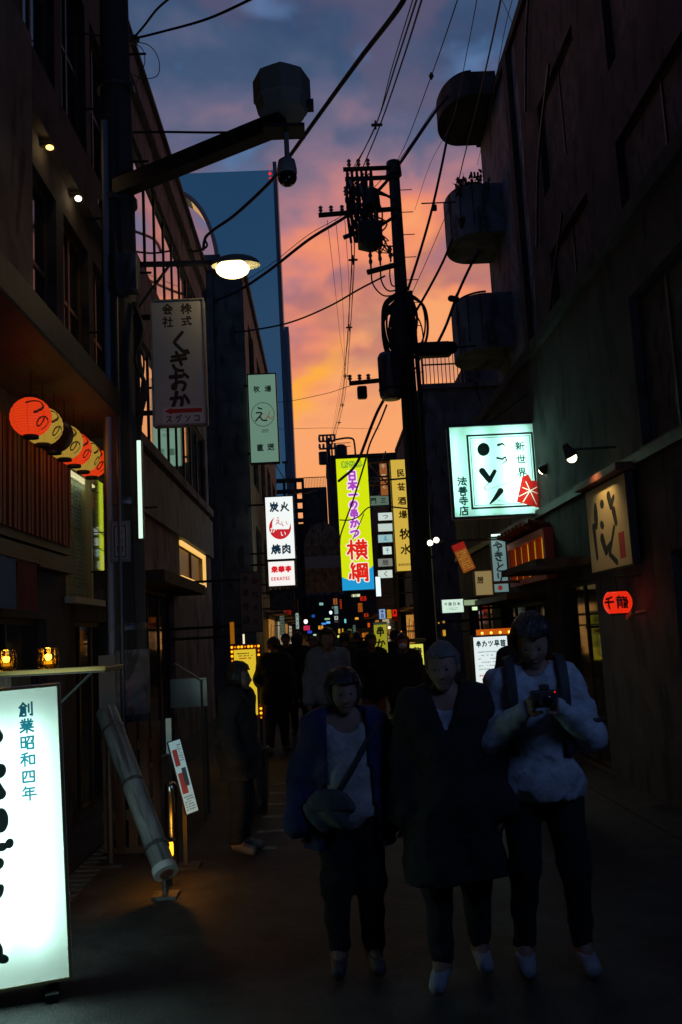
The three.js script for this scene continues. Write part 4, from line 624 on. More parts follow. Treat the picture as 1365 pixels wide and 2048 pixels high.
// skewer shop on the right: hanging signs and a lit menu case
{
  const ya = print(120, 430, '#8fb4b4', (c) => { down(c, 'やきとり', 14, 20, 86, 84, 13, '#14262a', 0.3); c.fillStyle = '#b43c34'; c.beginPath(); c.arc(50, 396, 20, 0, 7); c.fill(); });
  boxSign('pale_blue_sign', 'pale blue vertical sign with black letters on the skewer shop', 'sign', at(1000, 1130, 14).setZ(-14), 0.24, 0.86, 0.1, lit(ya, 0.42), { arm: 0.16, edge: 0.01, panel: [0xa0d0d0, 0.1] });
  const l = new THREE.PointLight(0xd8fff0, 0.06); const tl = thing('tube_lamp', 'short white tube lamp above the pale blue sign', 'lamp', at(1000, 1072, 13.8)); mesh(tl, 'tube', box(-0.13, 0, -0.02, 0.13, 0.03, 0.02), glow(0xdcfff4, 1.5)); mesh(tl, 'mount', box(0.13, 0.005, -0.015, 0.28, 0.025, 0.015), M.blackMetal); l.position.set(0, -0.06, 0.06); tl.add(l);
  // red lattice window
  const a = onX(1020, 1085, 2.93), b = onX(1100, 1165, 2.93), y1 = 2.86, y0 = 2.2, zn = -11.4, zf = -13.7, t = thing('red_lattice_window', 'red framed lattice window glowing amber on the skewer shop', 'window', [2.93, y0, (zn + zf) / 2]);
  wpart(t, 'frame', flat([box(2.86, y0, zn, 2.98, y0 + 0.08, zf), box(2.86, y1 - 0.1, zn, 2.98, y1, zf), box(2.86, y0 + 0.08, zn, 2.98, y1 - 0.1, zn - 0.1), box(2.86, y0 + 0.08, zf + 0.1, 2.98, y1 - 0.1, zf)]), mat([0.6, 0.08, 0.03], 0.6));
  const pa = print(64, 128, '#b08018', (c) => lines(c, 8, 10, 48, 8, 14, 6, '#7a3c10'));
  for (let i = 0; i < 5; i++) { const z = zn - 0.12 - i * 0.42; wpart(t, 'pane', box(2.945, y0 + 0.08, z, 2.955, y1 - 0.1, z - 0.38), lit(pa, [0.95, 0.7, 1.0, 0.6, 0.85][i])); wpart(t, 'bar', box(2.87, y0 + 0.08, z - 0.385, 2.97, y1 - 0.1, z - 0.415), mat([0.45, 0.05, 0.03], 0.6)); }
  for (let i = 0; i < 9; i++) { const q = wpart(t, 'eave_tile', new THREE.CylinderGeometry(0.07, 0.07, 0.34, 12, 1, false, 0, Math.PI).rotateZ(Math.PI / 2).rotateZ(-0.25).translate(2.84, y1 + 0.03, zn - 0.12 - i * 0.25), M.redWood2); }
  const rl = new THREE.RectAreaLight(0xff9030, 0.8, 2.1, 0.4); rl.position.set(-0.1, 0.35, 0); rl.rotation.y = Math.PI / 2; t.add(rl);
  // tilted banner
  const bt = print(96, 190, '#b4601c', (c) => { c.fillStyle = '#c02818'; c.fillRect(0, 0, 96, 44); lines(c, 12, 56, 72, 9, 14, 6, '#f0c860'); });
  const bn = thing('tilted_banner', 'tilted red and amber banner hanging by the skewer shop', 'banner', at(940, 1142, 13)); const bg = mesh(bn, 'cloth', box(-0.1, 0, -0.012, 0.1, 0.44, 0).rotateZ(0.36), M.redWood); mesh(bn, 'face', new THREE.PlaneGeometry(0.19, 0.43).translate(0, 0.22, 0.004).rotateZ(0.36), lit(bt, 0.42)); mesh(bn, 'bracket', box(-0.16, 0.43, -0.04, 0.98, 0.45, -0.02), M.blackMetal);
  boxSign('cream_box_sign', 'plain cream box sign with one dark letter below the tilted banner', 'sign', at(968, 1166, 13).setZ(-13), 0.26, 0.36, 0.16, lit(print(96, 130, '#c0aa70', (c) => glyph(c, '居', 12, 30, 36, 5, '#2a2010')), 0.4), { arm: 0.5, armAt: [0.5], edge: 0.01, housing: mat([0.4, 0.35, 0.2], 0.7) });
  boxSign('white_wide_sign', 'small wide white lit sign low beside the right pole', 'sign', at(906, 1212, 15).setZ(-15), 0.38, 0.24, 0.1, lit(print(190, 120, '#d8f4e0', (c) => { along(c, '千居日本', 20, 26, 30, 38, 4, '#3a4a40'); lines(c, 40, 76, 100, 2, 14, 5, '#5a6a5c'); }), 0.9), { arm: 0.8, armAt: [0.8], edge: 0.012 });
  boxSign('pale_plate', 'pale plate joined to the right end of the small wide white sign', 'sign', at(942, 1205, 14.6).setZ(-14.6), 0.24, 0.1, 0.06, glow(0xbcd8a8, 0.5), { arm: 0.5, armAt: [0.5], edge: 0.006 });
  boxSign('tiny_green_sign', 'tiny bright green white sign under the pale plate', 'sign', at(950, 1217, 14.6).setZ(-14.6), 0.1, 0.07, 0.05, glow(0xd8ffc0, 1.1), { arm: 0.5, armAt: [0.5], edge: 0.004 });
  // lit menu case standing on the street
  const mn = print(220, 560, '#e6f2f0', (c) => { along(c, '串カツ早苗', 14, 22, 36, 40, 6, '#0e2a34', 0.2); lines(c, 24, 84, 170, 6, 20, 7, '#8aa6a8'); lines(c, 24, 220, 170, 3, 22, 9, '#c06a5c'); for (let i = 0; i < 6; i++) { c.fillStyle = ['#c8a468', '#b88a58', '#9a6a44'][i % 3]; c.fillRect(26 + (i % 3) * 58, 310 + ((i / 3) | 0) * 100, 46, 70); } lines(c, 24, 510, 170, 2, 18, 6, '#6a8688'); });
  const mc = at(985, 1336, 10.5).setZ(-10.5), ms = thing('menu_light_case', 'white lit menu case standing on the street behind the man in the pale shirt', 'sign', [mc.x, 0, -10.5]);
  mesh(ms, 'housing', box(-0.21, 0.4, -0.16, 0.21, 1.54, -0.004, 0.01), M.blackMetal); mesh(ms, 'face', new THREE.PlaneGeometry(0.39, 1.1).translate(0, 0.97, 0), lit(mn, 0.95)); for (const x of [-0.16, 0.16]) mesh(ms, 'leg', box(x - 0.02, 0, -0.14, x + 0.02, 0.4, -0.04), M.blackMetal);
  const ml = new THREE.RectAreaLight(0xe4fbff, 0.6, 0.38, 1.05); ml.position.set(0, 0.97, 0.03); ml.rotation.y = Math.PI; ms.add(ml);
  // orange canopy light strip
  const oc = thing('canopy_light_strip', 'orange glowing canopy edge with small bulbs above the white menu case', 'light strip', at(955, 1272, 11)); const e = at(1028, 1260, 11).sub(oc.position);
  mesh(oc, 'strip', box(0, 0, -0.06, e.x, 0.075, 0), glow(0xd8600c, 0.75, 0x401804)); for (let i = 0; i < 4; i++) mesh(oc, 'bulb', new THREE.SphereGeometry(0.016, 10, 8).translate(0.06 + i * (e.x - 0.12) / 3, 0.03, 0.012), glow(0xffc850, 2.5)); mesh(oc, 'bracket', box(e.x, 0.02, -0.05, 2.98 - oc.position.x, 0.05, -0.02), M.blackMetal);
}
// yellow skewer banner and lit small signs down the street on the right
{
  const kt = print(110, 400, '#a8a428', (c) => { c.fillStyle = '#3c4030'; c.fillRect(0, 0, 110, 18); down(c, '串かつ', 14, 34, 80, 100, 13, '#15170c', 0.3); c.fillStyle = '#e4d82c'; c.fillRect(0, 300, 110, 100); lines(c, 14, 318, 82, 4, 20, 8, '#c0482c'); });
  const p = at(763, 1292, 17).setZ(-17), t = thing('yellow_banner_sign', 'yellow green vertical banner sign with black letters standing in the crowd', 'sign', [p.x, 0, -17]);
  mesh(t, 'housing', box(-0.13, 0.9, -0.1, 0.13, 1.82, -0.004, 0.01), M.blackMetal); mesh(t, 'face', new THREE.PlaneGeometry(0.24, 0.9).translate(0, 1.36, 0), lit(kt, 0.72)); mesh(t, 'pole', box(-0.03, 0, -0.08, 0.03, 0.9, -0.03), M.blackMetal); mesh(t, 'foot', box(-0.16, 0, -0.18, 0.16, 0.04, 0.06), M.blackMetal);
  const g = at(834, 1303, 15).setZ(-15), q = thing('yellow_stand_sign', 'small yellow lit standing sign under a striped hood by the right pole', 'sign', [g.x, 0, -15]);
  mesh(q, 'housing', box(-0.13, 1.05, -0.12, 0.13, 1.42, -0.004, 0.01), M.blackMetal); mesh(q, 'face', new THREE.PlaneGeometry(0.22, 0.34).translate(0, 1.235, 0), lit(print(100, 150, '#e4e05a', (c) => { glyph(c, '龍', 22, 20, 66, 8, '#15170c'); lines(c, 16, 104, 70, 2, 18, 6, '#3a3a18'); }), 0.9)); mesh(q, 'hood', box(-0.16, 1.44, -0.15, 0.16, 1.5, 0.08, 0.02), mat([0.3, 0.32, 0.1], 0.7)); mesh(q, 'pole', box(-0.03, 0, -0.09, 0.03, 1.05, -0.04), M.blackMetal); mesh(q, 'foot', box(-0.16, 0, -0.2, 0.16, 0.04, 0.08), M.blackMetal);
}
// bulb framed yellow sign on the left
{
  const p = at(493, 1350, 13).setZ(-13), t = thing('bulb_frame_sign', 'yellow standing sign framed by rows of glowing amber bulbs', 'sign', [p.x, 0, -13]), w = 0.44, y0 = 0.5, y1 = 1.56;
  const tex = print(180, 430, '#d8b82c', (c) => { lines(c, 24, 22, 130, 2, 16, 8, '#4a3a10'); lines(c, 40, 54, 100, 1, 12, 8, '#8a2c14'); glyph(c, 'い', 66, 86, 60, 10, '#15120a'); down(c, 'かつ', 60, 180, 70, 90, 11, '#15120a'); lines(c, 30, 390, 120, 1, 16, 10, '#15120a'); });
  mesh(t, 'housing', box(-w / 2, y0, -0.12, w / 2, y1, -0.006, 0.01), mat([0.14, 0.05, 0.02], 0.6)); mesh(t, 'face', new THREE.PlaneGeometry(w - 0.13, y1 - y0 - 0.14).translate(-0.01, (y0 + y1) / 2, 0), lit(tex, 1.0)); for (const x of [-w / 2 + 0.04, w / 2 - 0.04]) mesh(t, 'leg', box(x - 0.02, 0, -0.1, x + 0.02, y0, -0.05), M.blackMetal);
  const bg = new THREE.SphereGeometry(0.017, 10, 8), bm = [glow(0xff9c10, 2.6), glow(0xff9210, 1.2)]; const put = (x, y, i) => { const b = mesh(t, 'bulb', bg, bm[i % 3 === 1 ? 1 : 0]); b.position.set(x, y, 0.014); b.scale.setScalar(i % 3 === 1 ? 0.7 : 1); };
  for (let i = 0; i < 9; i++) put(-w / 2 + 0.03 + i * (w - 0.06) / 8, y1 - 0.03, i); for (let i = 1; i < 17; i++) put(w / 2 - 0.03, y1 - 0.03 - i * (y1 - y0 - 0.06) / 16, i); for (let i = 1; i < 17; i++) put(-w / 2 + 0.03, y1 - 0.03 - i * (y1 - y0 - 0.06) / 16, i + 1);
  const l = new THREE.RectAreaLight(0xffb020, 0.5, w, y1 - y0); l.position.set(0, (y0 + y1) / 2, 0.05); l.rotation.y = Math.PI; t.add(l);
}
// unlit grey notice with two letter columns behind it
boxSign('grey_notice_board', 'grey vertical notice board with faint letters above the bulb framed sign', 'sign', at(502, 1204, 15).setZ(-15), 0.36, 1.0, 0.08, new THREE.MeshStandardMaterial({ map: print(130, 360, '#8a8580', (c) => { down(c, '千早寺店', 12, 20, 44, 82, 6, '#4a3c38'); down(c, '会社水火', 72, 30, 44, 82, 6, '#6a3a34'); }), roughness: 0.8 }), { arm: -1.0, edge: 0.012 });
// amber cloth strip and white strip beside it
boxSign('amber_strip_sign', 'narrow amber strip sign above the left end of the bulb framed sign', 'sign', at(465, 1266, 13.6).setZ(-13.6), 0.08, 0.34, 0.05, glow(0xb46c10, 0.55), { arm: -0.9, armAt: [0.8], edge: 0.006 });
boxSign('white_strip_sign', 'narrow white strip lamp above the bulb framed sign', 'sign', at(488, 1278, 13.6).setZ(-13.6), 0.045, 0.16, 0.04, glow(0xfff0c8, 1.0), { arm: -1.1, armAt: [0.8], edge: 0.004 });
// thin upright light box behind the left pole and the lower plates on that side
boxSign('slim_tube_sign', 'slim upright white tube lamp beside the left pole', 'lamp', at(280, 978, 7.76).setZ(-7.76), 0.042, 0.87, 0.1, glow(0xdcffe8, 1.1), { edge: 0.003, frame: false, housing: M.paleSteel });
// arched sign far down the street and the lettered beam below it
{
  const t = thing('arched_signboard', 'unlit brown grey round topped signboard far down the street', 'sign', [0.12, 3.7, -45]), s = new THREE.Shape();
  s.moveTo(-0.95, 0); s.lineTo(0.95, 0); s.lineTo(0.95, 2.2); s.absellipse(0, 2.2, 0.95, 1.3, 0, Math.PI, false); s.closePath();
  mesh(t, 'board', new THREE.ExtrudeGeometry(s, { depth: 0.2, bevelEnabled: false, curveSegments: 24 }), mat([0.42, 0.32, 0.2], 0.8, { map: G2 })); mesh(t, 'band', box(-0.94, 1.2, 0.2, 0.94, 1.8, 0.23), mat([0.3, 0.3, 0.34], 0.8)); mesh(t, 'bracket', box(0.95, 0.5, 0.05, 2.5, 0.6, 0.15), M.blackMetal); mesh(t, 'bracket', box(-1.95, 0.5, 0.05, -0.95, 0.6, 0.15), M.blackMetal);
  const b = thing('lettered_beam', 'dark beam with square lettered plates across the far street', 'sign', [0.1, 3.98, -58]); mesh(b, 'beam', box(-2.0, 0, -0.2, 2.3, 0.75, 0), M.blackMetal);
  for (let i = 0; i < 6; i++) mesh(b, 'plate', box(-1.2 + i * 0.43, 0.14, 0.002, -0.86 + i * 0.43, 0.6, 0.03), mat([0.16, 0.16, 0.17], 0.7)); for (const x of [-1.9, 2.2]) mesh(b, 'post', box(x - 0.08, -3.98, -0.18, x + 0.08, 0, -0.02), M.blackMetal);
  boxSign('amber_window_sign', 'amber lit window sign above the lettered beam', 'sign', at(637, 1167, 60).setZ(-60), 1.5, 0.52, 0.2, glow(0xd88a20, 0.7), { edge: 0.05, arm: 0.6 });
}
// the many small lights and signs of the far street: [x, y, width, height in photo pixels, distance, colour, strength, label]
{
  const far = [
    [612, 1243, 9, 11, 40, 0xfff0f8, 1.6, 'round white pink lamp low on the left of the far street'], [614, 1256, 14, 10, 40, 0xe02858, 0.9, 'pink and red sign under the round white lamp'], [620, 1264, 10, 6, 41, 0x2050e0, 0.7, 'small blue sign below the pink sign'],
    [595, 1242, 7, 36, 33, 0xb8d8d0, 0.55, 'tall pale upright sign on the left of the far street'], [575, 1222, 17, 17, 30, 0xa01810, 0.5, 'dark red square sign with a white mark'], [565, 1250, 10, 44, 28, 0x88a898, 0.25, 'dim green upright sign beside the dark red square'], [548, 1196, 16, 6, 24, 0xf0fff8, 1.5, 'short tilted white tube lamp under the grey unlit board'], 
    [643, 1208, 9, 6, 60, 0xa0e0d0, 0.6, 'tiny mint sign below the lettered beam'], [671, 1203, 9, 14, 48, 0xd07038, 0.5, 'small orange plate at the top of a vertical lettered sign'], [673, 1220, 8, 18, 48, 0x90b8b8, 0.6, 'pale lettered strip below the orange plate'], [673, 1238, 8, 14, 48, 0xd0d8d0, 0.7, 'white lettered strip in the middle of the far street'], [682, 1208, 4, 22, 46, 0xc03818, 0.6, 'thin red strip beside the pale lettered strip'],
    [662, 1225, 7, 9, 52, 0xe8ffff, 1.3, 'bright white lamp in the middle of the far street'], [655, 1238, 12, 4, 52, 0xa8e0a8, 0.7, 'thin green white strip lamp in the far street'], [648, 1247, 10, 5, 52, 0x40a0ff, 0.9, 'blue white strip lamp in the far street'], [657, 1245, 9, 5, 50, 0x68c0ff, 0.9, 'second blue strip lamp beside it, slightly higher'], [642, 1255, 11, 8, 50, 0xf0a030, 0.9, 'amber lamp below the blue strip lamps'], [627, 1232, 8, 8, 55, 0x2060c0, 0.6, 'dim blue sign left of the blue strip lamps'],
    [691, 1242, 4, 9, 44, 0x80e8f0, 0.8, 'small cyan upright lamp'], [679, 1262, 4, 10, 44, 0xf0c040, 0.8, 'small yellow upright lamp'], [686, 1264, 3, 16, 44, 0xe8b030, 0.6, 'thin yellow upright lamp'], [678, 1273, 7, 6, 44, 0xe8f080, 0.9, 'small lime lamp under the yellow lamps'], [630, 1270, 7, 4, 42, 0xc8f0d0, 0.8, 'tiny mint lamp low in the far street'], [712, 1191, 20, 6, 36, 0xe8f0c0, 0.9, 'wide pale lamp strip under the lime sign'],
    [727, 1197, 14, 10, 34, 0xd02010, 0.7, 'red round topped lamp right of the pale strip'], [721, 1215, 10, 20, 34, 0xc86018, 0.6, 'orange figure shaped sign under the red lamp'], [733, 1232, 10, 12, 34, 0xc83010, 0.6, 'red square lamp beside the orange sign'], [714, 1237, 8, 5, 35, 0xf0a830, 0.9, 'small amber lamp left of the red square lamp'],
    [765, 1228, 14, 22, 24, 0x98b8e8, 0.7, 'tilted pale blue poster sign by the right shops'], [779, 1228, 10, 20, 24, 0xe0a020, 0.75, 'yellow lettered poster between blue and red signs'], [790, 1230, 10, 26, 24, 0xe02010, 0.85, 'red glowing sign at the right of the posters'], [738, 1250, 5, 10, 34, 0xe05010, 0.8, 'small orange red lamp'], [731, 1270, 14, 10, 32, 0xd87818, 0.7, 'amber shop window lamp left of the yellow banner'], [745, 1271, 10, 5, 32, 0xffe890, 1.2, 'bright yellow lamp left of the yellow banner'], [730, 1280, 7, 6, 32, 0xe08020, 0.8, 'small amber lamp below the shop window lamp'],
    [779, 1255, 7, 7, 26, 0xffe8c0, 1.4, 'bright white round lamp right of the yellow banner'], [783, 1266, 11, 12, 26, 0xd88018, 0.7, 'amber lamp below the bright round lamp'], [803, 1263, 3, 3, 26, 0xf0a040, 0.9, 'tiny amber lamp near the posters'], [888, 1244, 6, 6, 13, 0xc89030, 0.6, 'tiny amber lamp right of the pole'], [889, 1266, 6, 14, 13, 0xf0b030, 0.9, 'small amber lantern right of the pole'], [878, 1246, 4, 4, 13, 0xd0a040, 0.6, 'faint amber lamp right of the pole'],
    [668, 1215, 9, 5, 56, 0x708070, 0.4, 'dim plate above the bright white lamp'], [700, 1265, 8, 16, 38, 0x90a868, 0.35, 'dim green panel by the middle of the far street'], [709, 1258, 6, 18, 38, 0x6c9888, 0.35, 'dim teal panel by the middle of the far street'],
  ];
  const prints = [0, 1, 2, 3].map((q) => print(64, 96, '#ffffff', (c) => { if (q === 0) down(c, '千日', 14, 8, 36, 42, 6, '#202020'); if (q === 1) lines(c, 6, 8, 52, 6, 14, 8, '#303030'); if (q === 2) { c.fillStyle = '#404040'; c.fillRect(0, 60, 64, 36); glyph(c, '串', 14, 10, 38, 6, '#202020'); } if (q === 3) { down(c, 'かつの', 18, 4, 28, 31, 5, '#282828'); c.fillStyle = '#505050'; c.fillRect(0, 0, 8, 96); } }));
  far.forEach(([x, y, w, h, d, col, k, label], i) => {
    const c = at(x, y, d).setZ(-d), s = d / FOCAL * 0.86, t = thing('far_street_light', label, 'lamp', [c.x, c.y - h * s / 2, -d], 'small lights of the far street'), W = w * s, Hh = h * s, round = Math.abs(w - h) < 3 && w < 10;
    mesh(t, 'lamp_housing', round ? new THREE.CylinderGeometry(W * 0.3, W * 0.4, Hh * 0.3, 12).translate(0, Hh * 1.05, -0.02) : box(-W / 2 - 0.015, -0.015, -0.1, W / 2 + 0.015, Hh + 0.015, -0.03), M.blackMetal);
    if (round) mesh(t, 'lamp_face', new THREE.SphereGeometry(1, 14, 10).scale(W / 2, Hh / 2, W / 2).translate(0, Hh / 2, 0), glow(col, k));
    else mesh(t, 'lamp_face', new RoundedBoxGeometry(W, Hh, 0.05, 2, Math.min(W, Hh, 0.05) * 0.3).translate(0, Hh / 2, 0), w * h > 70 ? new THREE.MeshStandardMaterial({ color: 0x222222, emissive: col, emissiveMap: prints[i % 4], emissiveIntensity: k, roughness: 0.5 }) : glow(col, k));
    const sx = c.x < 0.3 ? -1 : 1, X = sx < 0 ? (d < 36 ? -1.6 : -1.7) : (d < 20 ? 2.98 : d < 24 ? 3.0 : 2.75); if (Math.abs(X - c.x) > 0.08) mesh(t, 'arm', box(c.x < X ? W / 2 - 0.005 : -W / 2 + 0.005, Hh * 0.45, -0.09, X - c.x, Hh * 0.45 + 0.025, -0.06), M.blackMetal);
  });
}
// street level objects at the lower left
{
  const t = thing('leaning_pipe', 'thick grey metal pipe leaning towards the street with a round end cap', 'pipe', at(331, 1745, 6.2).setY(0)); const a = at(331, 1742, 6.2), b = at(214, 1425, 7.1);
  wpart(t, 'pipe_wall', cyl(a, b, 0.075, 0.082, 28), mat([0.42, 0.43, 0.44], 0.32, { map: G2 })); const d = b.clone().sub(a).normalize(); wpart(t, 'end_cap', cyl(a.clone().addScaledVector(d, -0.02), a.clone().addScaledVector(d, 0.03), 0.083, 0.083, 28), mat([0.5, 0.52, 0.55], 0.5)); wpart(t, 'cap_disc', cyl(a.clone().addScaledVector(d, -0.026), a.clone().addScaledVector(d, -0.019), 0.045, 0.045, 20), mat([0.2, 0.08, 0.06], 0.7));
  for (const k of [0.12, 0.5, 0.86]) wpart(t, 'band', cyl(a.clone().lerp(b, k), a.clone().lerp(b, k + 0.015), 0.086, 0.086, 24), M.steel); const e = a.clone().setY(0); wpart(t, 'foot', flat([cyl(V(a.x, 0.0, a.z), V(a.x, a.y - 0.05, a.z), 0.02, 0.02, 8), box(a.x - 0.08, 0, a.z - 0.08, a.x + 0.08, 0.02, a.z + 0.08)]), M.steel);
  wpart(t, 'upper_rest', flat([cyl(V(b.x, 0, b.z - 0.05), V(b.x, b.y - 0.02, b.z - 0.05), 0.025, 0.025, 8), box(b.x - 0.1, 0, b.z - 0.15, b.x + 0.1, 0.02, b.z + 0.05)]), M.blackMetal);
  // small ground lamp between pipe and bollard, steel bollard that mirrors it
  const p = at(340, 1698, 6.47), q = thing('ground_lamp', 'small warm stake lamp glowing beside the lower end of the leaning pipe', 'lamp', [p.x, 0, p.z]); mesh(q, 'stake', cyl(V(0, 0, 0), V(0, p.y - 0.04, 0), 0.012, 0.016, 8), M.blackMetal); mesh(q, 'lamp_glass', new THREE.CapsuleGeometry(0.026, 0.06, 6, 14).translate(0, p.y, 0), glow(0xffb428, 2.2)); mesh(q, 'lamp_cap', new THREE.ConeGeometry(0.045, 0.03, 14).translate(0, p.y + 0.07, 0), M.blackMetal); const pl = new THREE.PointLight(0xffa020, 0.3); pl.position.set(0, p.y, 0); pl.castShadow = true; q.add(pl);
  const b2 = at(336, 1660, 6.9), bo = thing('steel_bollard', 'polished steel bollard beside the leaning pipe', 'bollard', [b2.x + 0.02, 0, -6.95]); mesh(bo, 'post', lathe([[0.001, 0.62], [0.03, 0.615], [0.045, 0.59], [0.05, 0.55], [0.05, 0.02]], V(0, 0, 0), 24), mat([0.5, 0.46, 0.38], 0.2, { metalness: 1 })); mesh(bo, 'base_ring', new THREE.CylinderGeometry(0.08, 0.08, 0.02, 20).translate(0, 0.01, 0), M.steel);
  // tilted printed menu board
  const mt = print(120, 520, '#a8ccd0', (c) => { c.fillStyle = '#8a3a34'; c.fillRect(14, 60, 50, 120); c.fillRect(14, 230, 60, 150); c.fillStyle = '#2c3c42'; c.fillRect(60, 200, 44, 130); lines(c, 14, 400, 92, 6, 18, 8, '#3a565c'); lines(c, 70, 30, 40, 8, 16, 7, '#4a3a3a'); });
  const mp = at(367, 1553, 6.9), m = thing('leaning_menu_board', 'narrow slanting printed menu board with red and blue print on a stand', 'sign', [mp.x, 0, mp.z]), mg = (g) => g.rotateY(0.5).rotateZ(0.23).translate(0, mp.y, 0);
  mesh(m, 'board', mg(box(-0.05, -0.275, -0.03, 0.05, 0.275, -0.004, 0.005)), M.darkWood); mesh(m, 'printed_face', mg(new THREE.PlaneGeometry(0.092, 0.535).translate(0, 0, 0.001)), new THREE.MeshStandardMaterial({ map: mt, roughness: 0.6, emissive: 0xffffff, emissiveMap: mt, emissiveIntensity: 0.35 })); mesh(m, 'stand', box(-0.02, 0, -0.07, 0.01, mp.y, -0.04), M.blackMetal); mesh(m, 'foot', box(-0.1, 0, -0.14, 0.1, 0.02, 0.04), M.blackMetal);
  const sw = boxSign('pale_strip_board', 'narrow pale upright strip board beside the leaning menu board', 'sign', at(338, 1472, 7.3).setZ(-7.3), 0.05, 0.28, 0.03, new THREE.MeshStandardMaterial({ color: 0x9fb0a8, roughness: 0.7, emissive: 0x7a9088, emissiveIntensity: 0.18 }), { edge: 0.003, frame: false, housing: M.darkWood }); { const sh = sw.position.y; mesh(sw, 'post', box(-0.012, -sh, -0.025, 0.012, 0, -0.008), M.darkWood); }
  // clear plastic menu case seen dimly
  const pc = thing('acrylic_menu_case', 'clear acrylic case with a metal rail in front of the grey building', 'case', [-1.35, 0, -9]); const A = at(340, 1330, 9), B = at(415, 1412, 9); wpart(pc, 'panel', box(A.x, B.y, -9, B.x, A.y - 0.14, -9.02), mat([0.25, 0.3, 0.28], 0.2)); wpart(pc, 'rail', cyl(V(A.x, A.y, -9.3), V(B.x, A.y - 0.16, -8.7), 0.012, 0.012, 8), M.alu); wpart(pc, 'leg', box(A.x, 0, -9, A.x + 0.03, B.y, -9.02), M.blackMetal); wpart(pc, 'leg', box(B.x - 0.03, 0, -9, B.x, B.y, -9.02), M.blackMetal); wpart(pc, 'rail_post', box(B.x - 0.02, 0, -8.71, B.x, A.y - 0.15, -8.69), M.blackMetal);
  const cs = thing('metal_bin', 'small polished metal bin mirroring the amber bulbs', 'bin', [-0.72, 0, -8.9]); mesh(cs, 'body', lathe([[0.001, 0.001], [0.1, 0.001], [0.13, 0.6], [0.12, 0.6], [0.1, 0.03]], V(0, 0, 0), 24), mat([0.45, 0.4, 0.36], 0.2, { metalness: 1 })); mesh(cs, 'rim', new THREE.TorusGeometry(0.127, 0.01, 8, 24).rotateX(Math.PI / 2).translate(0, 0.6, 0), M.steel);
}

